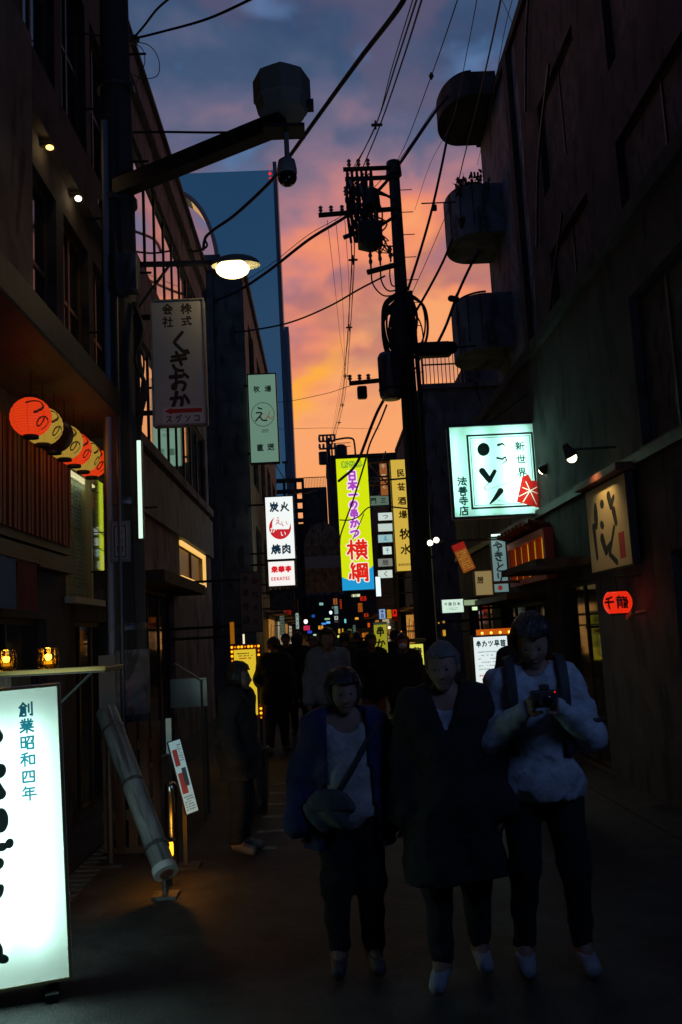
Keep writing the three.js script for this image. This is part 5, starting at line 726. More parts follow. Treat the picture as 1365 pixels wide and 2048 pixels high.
// ---------------------------------------------------------------- left pole with street lamp, camera arm and boxes
{
  const x = -1.74, z = -8.02, t = thing('utility_pole', 'thick concrete utility pole in front of the dark restaurant, carrying the street lamp', 'pole', [x, 0, z]);
  mesh(t, 'shaft', lathe([[0.001, 9.4], [0.12, 9.4], [0.165, 4.5], [0.178, 0]], V(0, 0, 0), 28), M.poleConcrete);
  for (const y of [1.8, 2.9, 4.9, 5.75, 6.9]) mesh(t, 'band', new THREE.CylinderGeometry(0.18, 0.18, 0.06, 24).translate(0, y, 0), M.steel);
  for (let i = 0; i < 10; i++) mesh(t, 'step_bolt', cyl(V(i % 2 ? 0.14 : -0.14, 2.3 + i * 0.55, 0.02), V(i % 2 ? 0.3 : -0.3, 2.3 + i * 0.55, 0.02), 0.011, 0.011, 6), M.blackMetal);
  mesh(t, 'conduit', cyl(V(-0.1, 0, 0.16), V(-0.08, 6.5, 0.14), 0.03, 0.03, 10), mat([0.3, 0.33, 0.38], 0.6)); mesh(t, 'conduit', cyl(V(0.0, 0, 0.19), V(0.0, 5.4, 0.165), 0.022, 0.022, 10), M.steel);
  const cb = at(270, 552, 7.85); mesh(t, 'control_box', box(0.02, cb.y - 0.17, 0.14, 0.22, cb.y + 0.17, 0.3, 0.015), M.blueWall);
  mesh(t, 'number_plate', box(-0.09, 2.36, 0.165, 0.09, 2.72, 0.19, 0.006), new THREE.MeshStandardMaterial({ color: 0x6a7078, roughness: 0.7 })); mesh(t, 'plate_print', new THREE.PlaneGeometry(0.13, 0.3).translate(0, 2.54, 0.193), new THREE.MeshStandardMaterial({ map: print(64, 150, '#8a9096', (c) => { c.strokeStyle = '#2c3034'; c.lineWidth = 6; c.strokeRect(8, 8, 48, 134); down(c, '日本門', 18, 22, 28, 36, 4, '#2c3034'); }), roughness: 0.7 }));
  const wp = at(260, 1365, 7.82); mesh(t, 'wrap_panel', new THREE.CylinderGeometry(0.192, 0.192, 0.55, 28, 1, true).translate(0, wp.y, 0), mat([0.42, 0.4, 0.38], 0.7, { map: G2, side: THREE.DoubleSide })); mesh(t, 'wrap_poster', box(-0.2, wp.y - 0.24, 0.12, -0.06, wp.y + 0.24, 0.2), new THREE.MeshStandardMaterial({ map: print(64, 200, '#8c867c', (c) => { c.fillStyle = '#6a2c24'; c.fillRect(10, 80, 40, 50); c.fillStyle = '#3a3632'; c.fillRect(10, 20, 40, 40); lines(c, 8, 140, 46, 4, 12, 5, '#3a3632'); }), roughness: 0.8 }));
  // street lamp
  const a = V(0.15, at(300, 528, 8).y, 0.02), le = at(468, 538, 7.7), L = V(le.x - x, le.y, le.z - z);
  mesh(t, 'lamp_arm', tube([a, a.clone().lerp(L, 0.5).add(V(0, 0.03, 0)), L.clone().add(V(0.12, 0.06, 0))], 0.028, 24, 8), M.steel); mesh(t, 'arm_stay', cyl(V(0.15, a.y - 0.45, 0.02), a.clone().lerp(L, 0.35), 0.014, 0.014, 6), M.blackMetal);
  const lh = mesh(t, 'lamp_head', new THREE.SphereGeometry(1, 22, 12, 0, Math.PI * 2, 0, Math.PI / 2).scale(0.22, 0.1, 0.12).translate(L.x + 0.02, L.y + 0.03, L.z), mat([0.2, 0.22, 0.18], 0.5, { side: THREE.DoubleSide }));
  mesh(lh, 'lamp_lens', new THREE.SphereGeometry(1, 20, 14).scale(0.15, 0.085, 0.1).translate(L.x - 0.01, L.y + 0.0, L.z), glow(0xffdc98, 4.5));
  const pl = new THREE.PointLight(0xffdc98, 0.22); pl.position.set(L.x - 0.01, L.y - 0.02, L.z); pl.castShadow = true; t.add(pl);
  // surveillance arm
  const c0 = V(0, at(250, 388, 8).y, 0.1), ce = at(566, 244, 7), C = V(ce.x - x, ce.y, ce.z - z);
  const ar = C.clone().sub(c0), beam = new THREE.BoxGeometry(0.13, 0.15, ar.length()); beam.applyQuaternion(new THREE.Quaternion().setFromUnitVectors(V(0, 0, 1), ar.clone().normalize())); beam.translate((C.x + c0.x) / 2, (C.y + c0.y) / 2, (C.z + c0.z) / 2); mesh(t, 'camera_arm', beam, M.blackMetal);
  mesh(t, 'arm_plate', box(C.x - 0.16, C.y - 0.1, C.z - 0.1, C.x + 0.18, C.y - 0.07, C.z + 0.1), M.blackMetal);
  const hx = at(564, 182, 7); const H = V(hx.x - x, hx.y, hx.z - z); const hs = [[0.001, 0.2], [0.1, 0.2], [0.235, 0.1], [0.24, 0.09], [0.24, -0.1], [0.225, -0.12], [0.205, -0.21], [0.001, -0.22]];
  const hg = lathe(hs, H, 8).toNonIndexed(); hg.computeVertexNormals(); const hb = mesh(t, 'camera_housing', hg, mat([0.27, 0.26, 0.22], 0.7)); mesh(hb, 'visor', box(H.x + 0.2, H.y - 0.17, H.z - 0.05, H.x + 0.26, H.y - 0.11, H.z + 0.05), M.blackMetal);
  const d0 = at(573, 275, 7), d1 = at(575, 318, 7), d2 = at(575, 352, 7); const dm = mesh(t, 'dome_stem', cyl(V(d0.x - x, C.y - 0.05, d0.z - z), V(d1.x - x, d1.y, d1.z - z), 0.022, 0.022, 10), mat([0.25, 0.25, 0.24], 0.6));
  mesh(dm, 'dome_shell', lathe([[0.001, 0.12], [0.03, 0.12], [0.07, 0.09], [0.082, 0.02], [0.082, -0.02], [0.078, -0.03], [0.001, -0.03]], V(d2.x - x, d2.y + 0.04, d2.z - z), 24), mat([0.3, 0.3, 0.29], 0.6)); mesh(dm, 'dome_lens', new THREE.SphereGeometry(0.08, 20, 12, 0, 6.3, Math.PI / 2, Math.PI / 2).translate(d2.x - x, d2.y - 0.01, d2.z - z).scale(1, 1, 1), mat([0.01, 0.01, 0.012], 0.15));
  mesh(dm, 'dome_collar', new THREE.CylinderGeometry(0.075, 0.075, 0.05, 20).translate(d2.x - x, d2.y - 0.015, d2.z - z), M.black);
}
// planter boards at the foot of the left pole
{ const t = thing('planter_crate', 'slatted wooden crate at the foot of the left pole', 'crate', [-1.62, 0, -7.55]); for (let i = 0; i < 5; i++) wpart(t, 'slat', box(-1.84 + i * 0.1, 0.05, -7.5, -1.77 + i * 0.1, 1.02, -7.53), i % 2 ? M.darkWood : M.brownWall); wpart(t, 'rail', box(-1.86, 0.25, -7.531, -1.36, 0.33, -7.555), M.darkWood); wpart(t, 'rail', box(-1.86, 0.8, -7.531, -1.36, 0.88, -7.555), M.darkWood); wpart(t, 'base', box(-1.86, 0, -7.49, -1.36, 0.05, -7.8), M.darkWood); }

// ---------------------------------------------------------------- right pole with transformers
{
  const x = 1.95, z = -18, t = thing('utility_pole', 'tall utility pole with transformers and cross arms in the middle of the street', 'pole', [x, 0, z]);
  const P = (px, py, dz = 0) => { const q = at(px, py, 18 - dz); return V(q.x - x, q.y, q.z - z); };
  mesh(t, 'shaft', lathe([[0.001, 11.5], [0.115, 11.5], [0.15, 6], [0.175, 0]], V(0, 0, 0), 20), M.poleConcrete); mesh(t, 'pole_cap', new THREE.CylinderGeometry(0.15, 0.17, 0.3, 12).translate(0, 11.38, 0), M.blackMetal);
  for (let i = 0; i < 9; i++) mesh(t, 'step_bolt', cyl(V(0.1, 6.9 + i * 0.5, 0), V(0.36, 6.9 + i * 0.5, 0), 0.01, 0.01, 5), M.blackMetal);
  const bar = (n, a, b, r = 0.04) => mesh(t, n, cyl(a, b, r, r, 8), M.blackMetal);
  bar('cross_arm', V(-1.08, 11.36, 0.1), V(0.14, 11.36, 0.1), 0.05); bar('cross_arm', V(-1.05, 11.14, 0.1), V(0.1, 11.14, 0.1), 0.05); bar('cross_arm', V(-1.65, 10.36, 0.1), V(0.1, 10.44, 0.1), 0.055); bar('cross_arm', V(-1.15, 9.8, 0.2), V(-0.3, 10.15, 0.1), 0.05); bar('cross_arm', V(-0.7, 9.02, 0.2), V(0, 9.22, 0.1), 0.06); bar('cross_arm', V(-1.2, 6.7, 0.1), V(-0.1, 6.76, 0.1), 0.05); bar('cross_arm', V(-0.45, 10.9, 0.1), V(0, 10.62, 0.1), 0.03); bar('cross_arm', V(-0.55, 9.95, 0.1), V(0, 10.3, 0.1), 0.035);
  const ins = (a, h = 0.16, r = 0.05) => mesh(t, 'insulator', lathe([[0.001, h], [r * 0.5, h], [r, h * 0.8], [r * 0.5, h * 0.62], [r, h * 0.4], [r * 0.45, h * 0.2], [r * 0.45, 0]], a, 12), M.ceramic);
  for (const q of [-1.6, -1.38, -1.15, -1.0]) ins(V(q, 10.4, 0.1)); for (const q of [-0.95, -0.75, -0.55]) ins(V(q, 11.38, 0.1), 0.2); for (const q of [-0.62, -0.42, -0.2]) { ins(V(q, 9.12 + (q + 0.62) * 0.28, 0.18), 0.34, 0.045); } for (const q of [-1.18, -0.98, -0.8]) ins(V(q, 6.74, 0.1), 0.14);
  for (let i = 0; i < 13; i++) { const a = -1.0 + (i % 6) * 0.1; mesh(t, 'drop_lead', tube([V(a, 11.3, 0.15), V(a + rr(-0.05, 0.05), 10.7, 0.2), V(a + rr(-0.08, 0.08), 10.2, 0.2), V(a + rr(-0.05, 0.2), 9.7, 0.15)], 0.028, 24, 6), M.rubber); }
  for (const [a, b] of [[-0.92, 10.95], [-0.72, 10.85], [-0.5, 10.8]]) { mesh(t, 'fuse_cutout', new THREE.CylinderGeometry(0.045, 0.045, 0.34, 10).rotateZ(0.2).translate(a, b - 0.05, 0.18), M.ceramic); mesh(t, 'fuse_cutout', new THREE.CylinderGeometry(0.05, 0.05, 0.3, 10).translate(a + 0.05, b - 0.55, 0.18), M.ceramic); }
  const tr = mesh(t, 'transformer', box(-0.86, 9.55, 0.08, -0.36, 10.02, 0.5, 0.03), M.blackMetal); mesh(tr, 'tank_bottom', new THREE.ConeGeometry(0.3, 0.16, 4).rotateY(Math.PI / 4).rotateX(Math.PI).translate(-0.61, 9.48, 0.29), M.blackMetal); for (const q of [-0.76, -0.6, -0.46]) mesh(tr, 'bushing', new THREE.CylinderGeometry(0.03, 0.045, 0.14, 10).translate(q, 10.08, 0.29), M.ceramic);
  const sw = mesh(t, 'switch_box', new THREE.CylinderGeometry(0.16, 0.18, 0.34, 10).translate(-0.52, 10.62, 0.22), M.blackMetal); bar('switch_arm', V(-0.5, 10.78, 0.2), V(0, 10.7, 0.05), 0.025);
  const can = mesh(t, 'can_transformer', lathe([[0.001, 0], [0.18, 0], [0.23, 0.06], [0.24, 0.12], [0.24, 0.88], [0.2, 0.96], [0.001, 1]], V(-0.36, 6.3, 0.2), 20), M.steel); mesh(can, 'can_ring', new THREE.CylinderGeometry(0.25, 0.25, 0.04, 20).translate(-0.36, 6.5, 0.2), M.blackMetal);
  mesh(t, 'hanging_box', box(-1.05, 6.34, 0.1, -0.85, 6.6, 0.28, 0.04), M.blackMetal);
  for (let i = 0; i < 24; i++) { const k = rr(-0.22, 0.22), o = rr(0.12, 0.4), s = i % 4 === 3 ? 1 : -1; mesh(t, 'cable_loop', tube([V(0.05 * s, 8.45 + k, 0.12), V(s * o, 8.2 + k, 0.18), V(s * (o + 0.08), 7.8 + k, 0.22), V(s * o, 7.35 + k, 0.2), V(0.08 * s, 7.0 + k, 0.15)], rr(0.014, 0.034), 26, 6), M.rubber); }
  for (let i = 0; i < 4; i++) mesh(t, 'riser_cable', tube([V(-0.1 + i * 0.09, 8.6, 0.13), V(-0.12 + i * 0.11, 7.5, 0.16), V(-0.07 + i * 0.1, 5.5, 0.17), V(-0.05 + i * 0.08, 3, 0.16), V(-0.05 + i * 0.08, 0.06, 0.18)], 0.05, 40, 6), M.rubber);
  for (let i = 0; i < 9; i++) mesh(t, 'jumper_wire', tube([V(rr(-1.05, -0.4), rr(10.9, 11.3), 0.14), V(rr(-1.1, -0.3), rr(10.2, 10.8), 0.3), V(rr(-0.9, -0.2), rr(9.5, 10.1), 0.2), V(rr(-0.5, -0.05), rr(9.2, 9.9), 0.12)], rr(0.008, 0.018), 26, 5), M.rubber);
  for (const [a, b] of [[-1.05, 11.05], [-0.85, 11.02], [-0.62, 11.05], [-0.9, 10.3], [-0.7, 10.25], [-0.5, 10.3]]) mesh(t, 'strain_insulator', lathe([[0.001, 0], [0.05, 0.02], [0.03, 0.06], [0.06, 0.1], [0.03, 0.14], [0.05, 0.18], [0.001, 0.22]], V(a, b - 0.3, 0.14), 12), M.ceramic);
  for (let i = 0; i < 3; i++) mesh(t, 'lead_loop', tube([V(-0.62 + i * 0.2, 9.1 + i * 0.05, 0.2), V(-0.6 + i * 0.18, 8.75 + i * 0.06, 0.22), V(-0.4 + i * 0.1, 8.5 + i * 0.1, 0.22), V(-0.05, 8.55 + i * 0.1, 0.12)], 0.016, 24, 6), M.rubber);
  mesh(t, 'splice_closure', new THREE.CapsuleGeometry(0.22, 0.8, 6, 14).translate(-0.06, 7.72, 0.12), M.rubber);
  const lp = P(830, 706, 0), le = P(905, 702, 0.1); const lh = mesh(t, 'unlit_lamp_head', new RoundedBoxGeometry(le.x - lp.x, 0.3, 0.34, 3, 0.1).translate((le.x + lp.x) / 2, 7.33, 0.1), M.blackMetal, 'unlit flat street lamp head'); mesh(lh, 'lamp_tip', new THREE.SphereGeometry(1, 12, 8).scale(0.14, 0.13, 0.16).translate(le.x - 0.02, 7.36, 0.1), M.blackMetal); bar('lamp_strut', V(le.x + 0.04, 7.36, 0.1), V(le.x + 0.5, 7.38, 0.1), 0.02);
  mesh(t, 'street_plate', box(-0.13, 2.6, 0.17, 0.13, 3.1, 0.2), M.brownWall);
}
// small pole in the far street with its top gear
{
  const t = thing('utility_pole', 'small far utility pole top left of the lime sign', 'pole', [0.82, 0, -58]); mesh(t, 'shaft', cyl(V(0, 0, 0), V(0, 14.4, 0), 0.2, 0.13, 12), M.poleConcrete); for (const y of [13.6, 14.1, 14.5]) mesh(t, 'cross_arm', box(-0.6, y, 0.1, 0.5, y + 0.1, 0.22), M.blackMetal);
  for (let i = 0; i < 10; i++) mesh(t, 'insulator', new THREE.CylinderGeometry(0.07, 0.09, 0.26, 8).translate(-0.55 + (i % 5) * 0.25, 13.85 + ((i / 5) | 0) * 0.5, 0.16), M.ceramic); mesh(t, 'transformer', new THREE.CylinderGeometry(0.3, 0.3, 0.8, 12).translate(-0.35, 13.0, 0.3), M.blackMetal);
}
// ---------------------------------------------------------------- cables: points as [x, y, distance]
const cable = (label, pts, r, name = 'overhead_cable', seg = 60) => single(name, label, 'cable', tube(pts.map((q) => at(...q)), r, seg, 6), M.rubber, 'overhead cables');
cable('thick cable running from overhead past the dome camera to the grey building', [[822, -30, 8.5], [805, 5, 8.8], [720, 118, 10.2], [640, 228, 11.8], [583, 308, 13], [548, 356, 14], [470, 430, 15.5], [425, 462, 16.6], [410, 478, 17], [407, 500, 17.2]], 0.03);
cable('first of the paired wires from overhead to the top of the right pole', [[840, -20, 9], [795, 120, 12], [752, 250, 15.2], [706, 345, 18]], 0.013); cable('second of the paired wires from overhead to the top of the right pole', [[850, -20, 9], [806, 120, 12], [760, 252, 15.2], [722, 345, 18]], 0.013); cable('third thin wire beside the paired wires', [[832, -20, 9.2], [786, 130, 12.2], [748, 262, 15.4], [698, 350, 18]], 0.008);
{ const q = at(753, 250, 15.2), t = thing('wire_spacer', 'small spacer clamp on the paired overhead wires', 'clamp', q); mesh(t, 'clamp', flat([box(-0.09, -0.02, -0.02, 0.11, 0.02, 0.02), box(-0.03, -0.08, -0.02, 0.0, 0.08, 0.02)]), M.blackMetal); }
cable('thin wire with a small joint descending to the right pole', [[922, -20, 8], [892, 70, 9.6], [863, 152, 11.5], [806, 300, 15.5], [770, 360, 17.8]], 0.007); { const q = at(863, 152, 11.5), t = thing('wire_joint', 'small round joint on a thin overhead wire', 'clamp', q); mesh(t, 'knob', new THREE.SphereGeometry(0.035, 10, 8), M.blackMetal); mesh(t, 'collar', new THREE.CylinderGeometry(0.015, 0.015, 0.1, 8), M.blackMetal); }
cable('thin wire behind the topmost balcony', [[958, -20, 9], [935, 100, 12], [905, 240, 16], [860, 330, 20], [830, 420, 24]], 0.006); cable('thin wire crossing in front of the topmost drum slab', [[1006, -20, 9], [985, 80, 11], [960, 190, 13.5], [925, 330, 18], [905, 420, 22]], 0.012); cable('faint wire close to the apartment roof edge', [[1030, -20, 9.5], [1010, 60, 11], [985, 200, 14], [955, 330, 19]], 0.005); cable('faint wire crossing diagonally under the apartment roof', [[1005, 0, 10], [1022, 40, 11], [1040, 80, 12]], 0.004);
cable('thick cable from the balconies across the pole top to the greenish block', [[905, 180, 19.5], [872, 222, 19], [792, 338, 18.2], [760, 378, 18], [700, 428, 18.5], [620, 478, 19.5], [540, 540, 20.8], [480, 580, 21.6], [430, 602, 22.3]], 0.035); cable('thin messenger wire above the thick cable', [[872, 214, 19.1], [790, 330, 18.3], [700, 420, 18.6], [620, 468, 19.6], [540, 530, 20.9], [480, 568, 21.7]], 0.008);
cable('heavy wrapped cable from the topmost drum down to the right pole', [[898, 262, 19], [880, 350, 18.8], [862, 428, 18.6], [838, 512, 18.3], [816, 580, 18.1]], 0.032); cable('thin wire from the middle balcony to the right pole', [[905, 400, 19], [880, 460, 18.8], [850, 530, 18.4], [822, 592, 18.1]], 0.008); cable('heavy cable from behind the middle balcony to the right pole', [[905, 478, 19.2], [888, 520, 18.9], [858, 578, 18.5], [828, 630, 18.1]], 0.028); cable('bundled cable from the lowest balcony down to the lamp head', [[958, 500, 18.6], [940, 535, 18.5], [915, 590, 18.3], [893, 650, 18.2], [872, 694, 18]], 0.034);
{ const q = at(908, 598, 18.2), t = thing('cable_splice', 'black splice box on the bundled cable', 'cable box', q); mesh(t, 'case', new THREE.CapsuleGeometry(0.07, 0.12, 4, 10).rotateZ(1.3), M.rubber); mesh(t, 'tail', cyl(V(0, 0, 0), V(0.12, 0.2, 0), 0.012, 0.012, 6), M.rubber); }
{ const q = at(868, 406, 19), t = thing('roof_antenna', 'thin horizontal antenna rod with a small box between the balconies', 'antenna', q); mesh(t, 'rod', box(-0.28, -0.012, -0.01, 0.5, 0.012, 0.01), M.blackMetal); mesh(t, 'box', box(-0.03, -0.18, -0.04, 0.06, -0.05, 0.04, 0.01), M.blackMetal); mesh(t, 'stem', box(0.005, -0.06, -0.01, 0.025, 0, 0.01), M.blackMetal); }
cable('cable sagging from the greenish block to the loops on the right pole', [[470, 664, 22], [500, 661, 21.6], [580, 645, 20.5], [660, 612, 19.4], [720, 578, 18.6], [770, 552, 18]], 0.022); cable('thin wire from the lamp arm to the camera arm', [[262, 265, 8.1], [330, 264, 8], [420, 265, 7.8], [500, 264, 7.4]], 0.012);
[[655, 440], [672, 440], [690, 440], [700, 440]].forEach(([px, py], i) => cable(['outer', 'second', 'third', 'inner'][i] + ' thin wire falling from the cross arm to the far pole', [[px, py, 18], [px + 14 - i * 3, 560, 24], [px + 24 - i * 8, 660, 32], [690 - i * 3, 770, 46], [672 - i * 3, 872, 58]], 0.006));
cable('twisted telephone bundle with spacers falling to the far pole', [[702, 470, 18], [704, 520, 20.5], [700, 600, 25], [694, 690, 33], [684, 800, 46], [664, 880, 57.5]], 0.014); cable('second strand of the telephone bundle', [[709, 470, 18], [709, 520, 20.5], [705, 600, 25], [699, 690, 33], [689, 800, 46], [669, 880, 57.5]], 0.012);
for (const [px, py, d] of [[704, 520, 20.5], [697, 655, 29.5], [690, 752, 39], [684, 810, 47], [678, 845, 52]]) { const q = at(px, py, d), t = thing('bundle_spacer', 'small spacer on the telephone bundle', 'clamp', q, 'spacers on the telephone bundle'); mesh(t, 'clamp', flat([box(-0.08, -0.02, -0.02, 0.14, 0.02, 0.02), box(0.01, -0.12, -0.02, 0.05, 0.12, 0.02)]), M.blackMetal); }
cable('twisted black cable hanging from the right pole across the lime sign', [[770, 796, 18], [757, 820, 18.3], [745, 848, 18.7], [730, 888, 19.3], [716, 923, 20], [704, 940, 20.5], [690, 952, 21.2], [678, 962, 22]], 0.034); cable('second twisted cable beside it over the lime sign', [[774, 810, 18.05], [760, 845, 18.5], [741, 886, 19.1], [731, 922, 19.9], [718, 965, 20.7], [704, 1008, 21.8], [690, 1046, 23], [681, 1074, 24.5], [680, 1092, 25.5]], 0.02); cable('thin cable looping over the lime and amber signs', [[680, 1040, 24], [700, 1040, 23], [718, 1033, 22], [738, 1015, 20.5], [770, 1013, 19.2], [815, 1017, 18.1]], 0.016); cable('short loose cable end below the loop on the lime sign', [[728, 1028, 21.5], [718, 1052, 22.5], [706, 1078, 24]], 0.012); cable('thin cable across the top of the amber sign', [[738, 962, 20.5], [772, 960, 19.4], [818, 956, 18.1]], 0.02);
cable('thin wire from the mint sign across the orange sky', [[440, 800, 22], [560, 804, 24], [640, 790, 22], [700, 772, 18.1]], 0.007); cable('lower thin wire across the orange sky', [[420, 858, 22], [560, 858, 25], [660, 856, 30], [760, 858, 34]], 0.006); cable('thin cable from the disc emblem sign to the far roof', [[552, 930, 22], [575, 965, 28], [600, 988, 40], [650, 975, 58]], 0.016);
cable('wire from the insulator on the left roof up to the right', [[266, 78, 9.5], [330, 62, 9], [420, 36, 8.4], [520, -10, 7.8]], 0.014); cable('wire from the insulator on the left roof up to the sky', [[266, 78, 9.5], [290, 50, 9], [315, 18, 8.6], [350, -12, 8.2]], 0.012); cable('thin looping wire under the insulator on the left roof', [[268, 82, 9.5], [300, 92, 9.5], [318, 120, 9.5], [316, 150, 9.5], [290, 158, 9.6], [268, 150, 9.8]], 0.005); cable('inner looping wire under the insulator on the left roof', [[266, 84, 9.5], [285, 98, 9.5], [290, 125, 9.5], [280, 150, 9.6], [272, 170, 9.8]], 0.005);
{ const q = at(266, 78, 9.5), t = thing('roof_insulator', 'dark insulator knot of wires at the left roof edge', 'insulator', q); mesh(t, 'body', new THREE.CapsuleGeometry(0.05, 0.06, 4, 10).rotateZ(1.4), M.ceramic); mesh(t, 'stay', cyl(V(-0.05, 0, 0), V(-1.1, -0.05, 0.35), 0.01, 0.01, 6), M.blackMetal); }
[0, 1, 2].forEach((i) => cable(['loose black cable hanging beside the left pole', 'second loose cable beside the left pole, slightly longer', 'thin loose cable crossing beside the left pole'][i], [[268 + i * 4, 605, 7.9], [286 - i * 6, 660, 7.85], [272 + i * 8, 720, 7.85], [292 - i * 4, 775, 7.85], [282, 830 + i * 20, 7.9]], [0.02, 0.016, 0.01][i]));
cable('cable from the roof corner bracket to the street lamp arm', [[378, 500, 17], [395, 502, 16], [415, 490, 15.4], [409, 478, 15.5]], 0.02);

// ---------------------------------------------------------------- people: bodies meshed from smooth distance fields
function nets(sdf, lo, hi, c) {
  const n = [0, 1, 2].map((k) => Math.ceil((hi[k] - lo[k]) / c) + 2), [X, Y, Z] = n, F = new Float32Array(X * Y * Z), I = (i, j, k) => (k * Y + j) * X + i;
  const B = 5, far = c * B * 1.1 + 0.025;
  for (let k0 = 0; k0 < Z; k0 += B) for (let j0 = 0; j0 < Y; j0 += B) for (let i0 = 0; i0 < X; i0 += B) {
    const m = sdf(lo[0] + (i0 + 2) * c, lo[1] + (j0 + 2) * c, lo[2] + (k0 + 2) * c), skip = Math.abs(m) > far * 1.35;
    for (let k = k0; k < Math.min(Z, k0 + B); k++) for (let j = j0; j < Math.min(Y, j0 + B); j++) for (let i = i0; i < Math.min(X, i0 + B); i++) F[I(i, j, k)] = skip ? m : sdf(lo[0] + i * c, lo[1] + j * c, lo[2] + k * c);
  }
  const id = new Int32Array(X * Y * Z).fill(-1), pos = [], idx = [], CO = [[0, 0, 0], [1, 0, 0], [0, 1, 0], [1, 1, 0], [0, 0, 1], [1, 0, 1], [0, 1, 1], [1, 1, 1]], ED = [[0, 1], [2, 3], [4, 5], [6, 7], [0, 2], [1, 3], [4, 6], [5, 7], [0, 4], [1, 5], [2, 6], [3, 7]];
  const v = new Float32Array(8), OF = CO.map(([a, b, d]) => (d * Y + b) * X + a);
  for (let k = 0; k < Z - 1; k++) for (let j = 0; j < Y - 1; j++) for (let i = 0; i < X - 1; i++) {
    const o0 = I(i, j, k); let neg = 0; for (let e = 0; e < 8; e++) { v[e] = F[o0 + OF[e]]; if (v[e] < 0) neg++; } if (neg === 0 || neg === 8) continue; let m = 0, sx = 0, sy = 0, sz = 0;
    for (const [a, b] of ED) if (v[a] < 0 !== v[b] < 0) { const t = v[a] / (v[a] - v[b]); sx += CO[a][0] + (CO[b][0] - CO[a][0]) * t; sy += CO[a][1] + (CO[b][1] - CO[a][1]) * t; sz += CO[a][2] + (CO[b][2] - CO[a][2]) * t; m++; }
    if (m) { id[I(i, j, k)] = pos.length / 3; pos.push(lo[0] + (i + sx / m) * c, lo[1] + (j + sy / m) * c, lo[2] + (k + sz / m) * c); }
  }
  const q = (a, b, d, e, flip) => { if (a < 0 || b < 0 || d < 0 || e < 0) return; flip ? idx.push(a, d, b, b, d, e) : idx.push(a, b, d, b, e, d); };
  for (let k = 1; k < Z - 1; k++) for (let j = 1; j < Y - 1; j++) for (let i = 1; i < X - 1; i++) {
    const f = F[I(i, j, k)] < 0;
    if (f !== F[I(i + 1, j, k)] < 0) q(id[I(i, j - 1, k - 1)], id[I(i, j, k - 1)], id[I(i, j - 1, k)], id[I(i, j, k)], !f);
    if (f !== F[I(i, j + 1, k)] < 0) q(id[I(i - 1, j, k - 1)], id[I(i, j, k - 1)], id[I(i - 1, j, k)], id[I(i, j, k)], f);
    if (f !== F[I(i, j, k + 1)] < 0) q(id[I(i - 1, j - 1, k)], id[I(i, j - 1, k)], id[I(i - 1, j, k)], id[I(i, j, k)], !f);
  }
  const g = new THREE.BufferGeometry(); g.setAttribute('position', new THREE.Float32BufferAttribute(pos, 3)); g.setIndex(idx);
  const uv = new Float32Array(pos.length / 3 * 2); for (let i = 0; i < uv.length / 2; i++) { uv[i * 2] = pos[i * 3] * 4 + pos[i * 3 + 2] * 2; uv[i * 2 + 1] = pos[i * 3 + 1] * 4; } g.setAttribute('uv', new THREE.BufferAttribute(uv, 2)); g.computeVertexNormals(); return g;
}
const cap = (x, y, z, s) => { const [ax, ay, az] = s[0], [bx, by, bz] = s[1], dx = bx - ax, dy = by - ay, dz = bz - az, px = x - ax, py = y - ay, pz = z - az, t = clamp((px * dx + py * dy + pz * dz) / (dx * dx + dy * dy + dz * dz + 1e-9), 0, 1); return Math.hypot(px - dx * t, py - dy * t, pz - dz * t) - (s[2] + (s[3] - s[2]) * t); };
const smin = (a, b, k) => { const h = Math.max(k - Math.abs(a - b), 0) / k; return Math.min(a, b) - h * h * k * 0.25; };
const ell = (x, y, z, cx, cy, cz, rx, ry, rz) => { const a = Math.hypot((x - cx) / rx, (y - cy) / ry, (z - cz) / rz); return (a - 1) * Math.min(rx, ry, rz); };
const union = (list, k) => (x, y, z) => { let d = 9; for (const s of list) d = smin(d, cap(x, y, z, s), k); return d; };
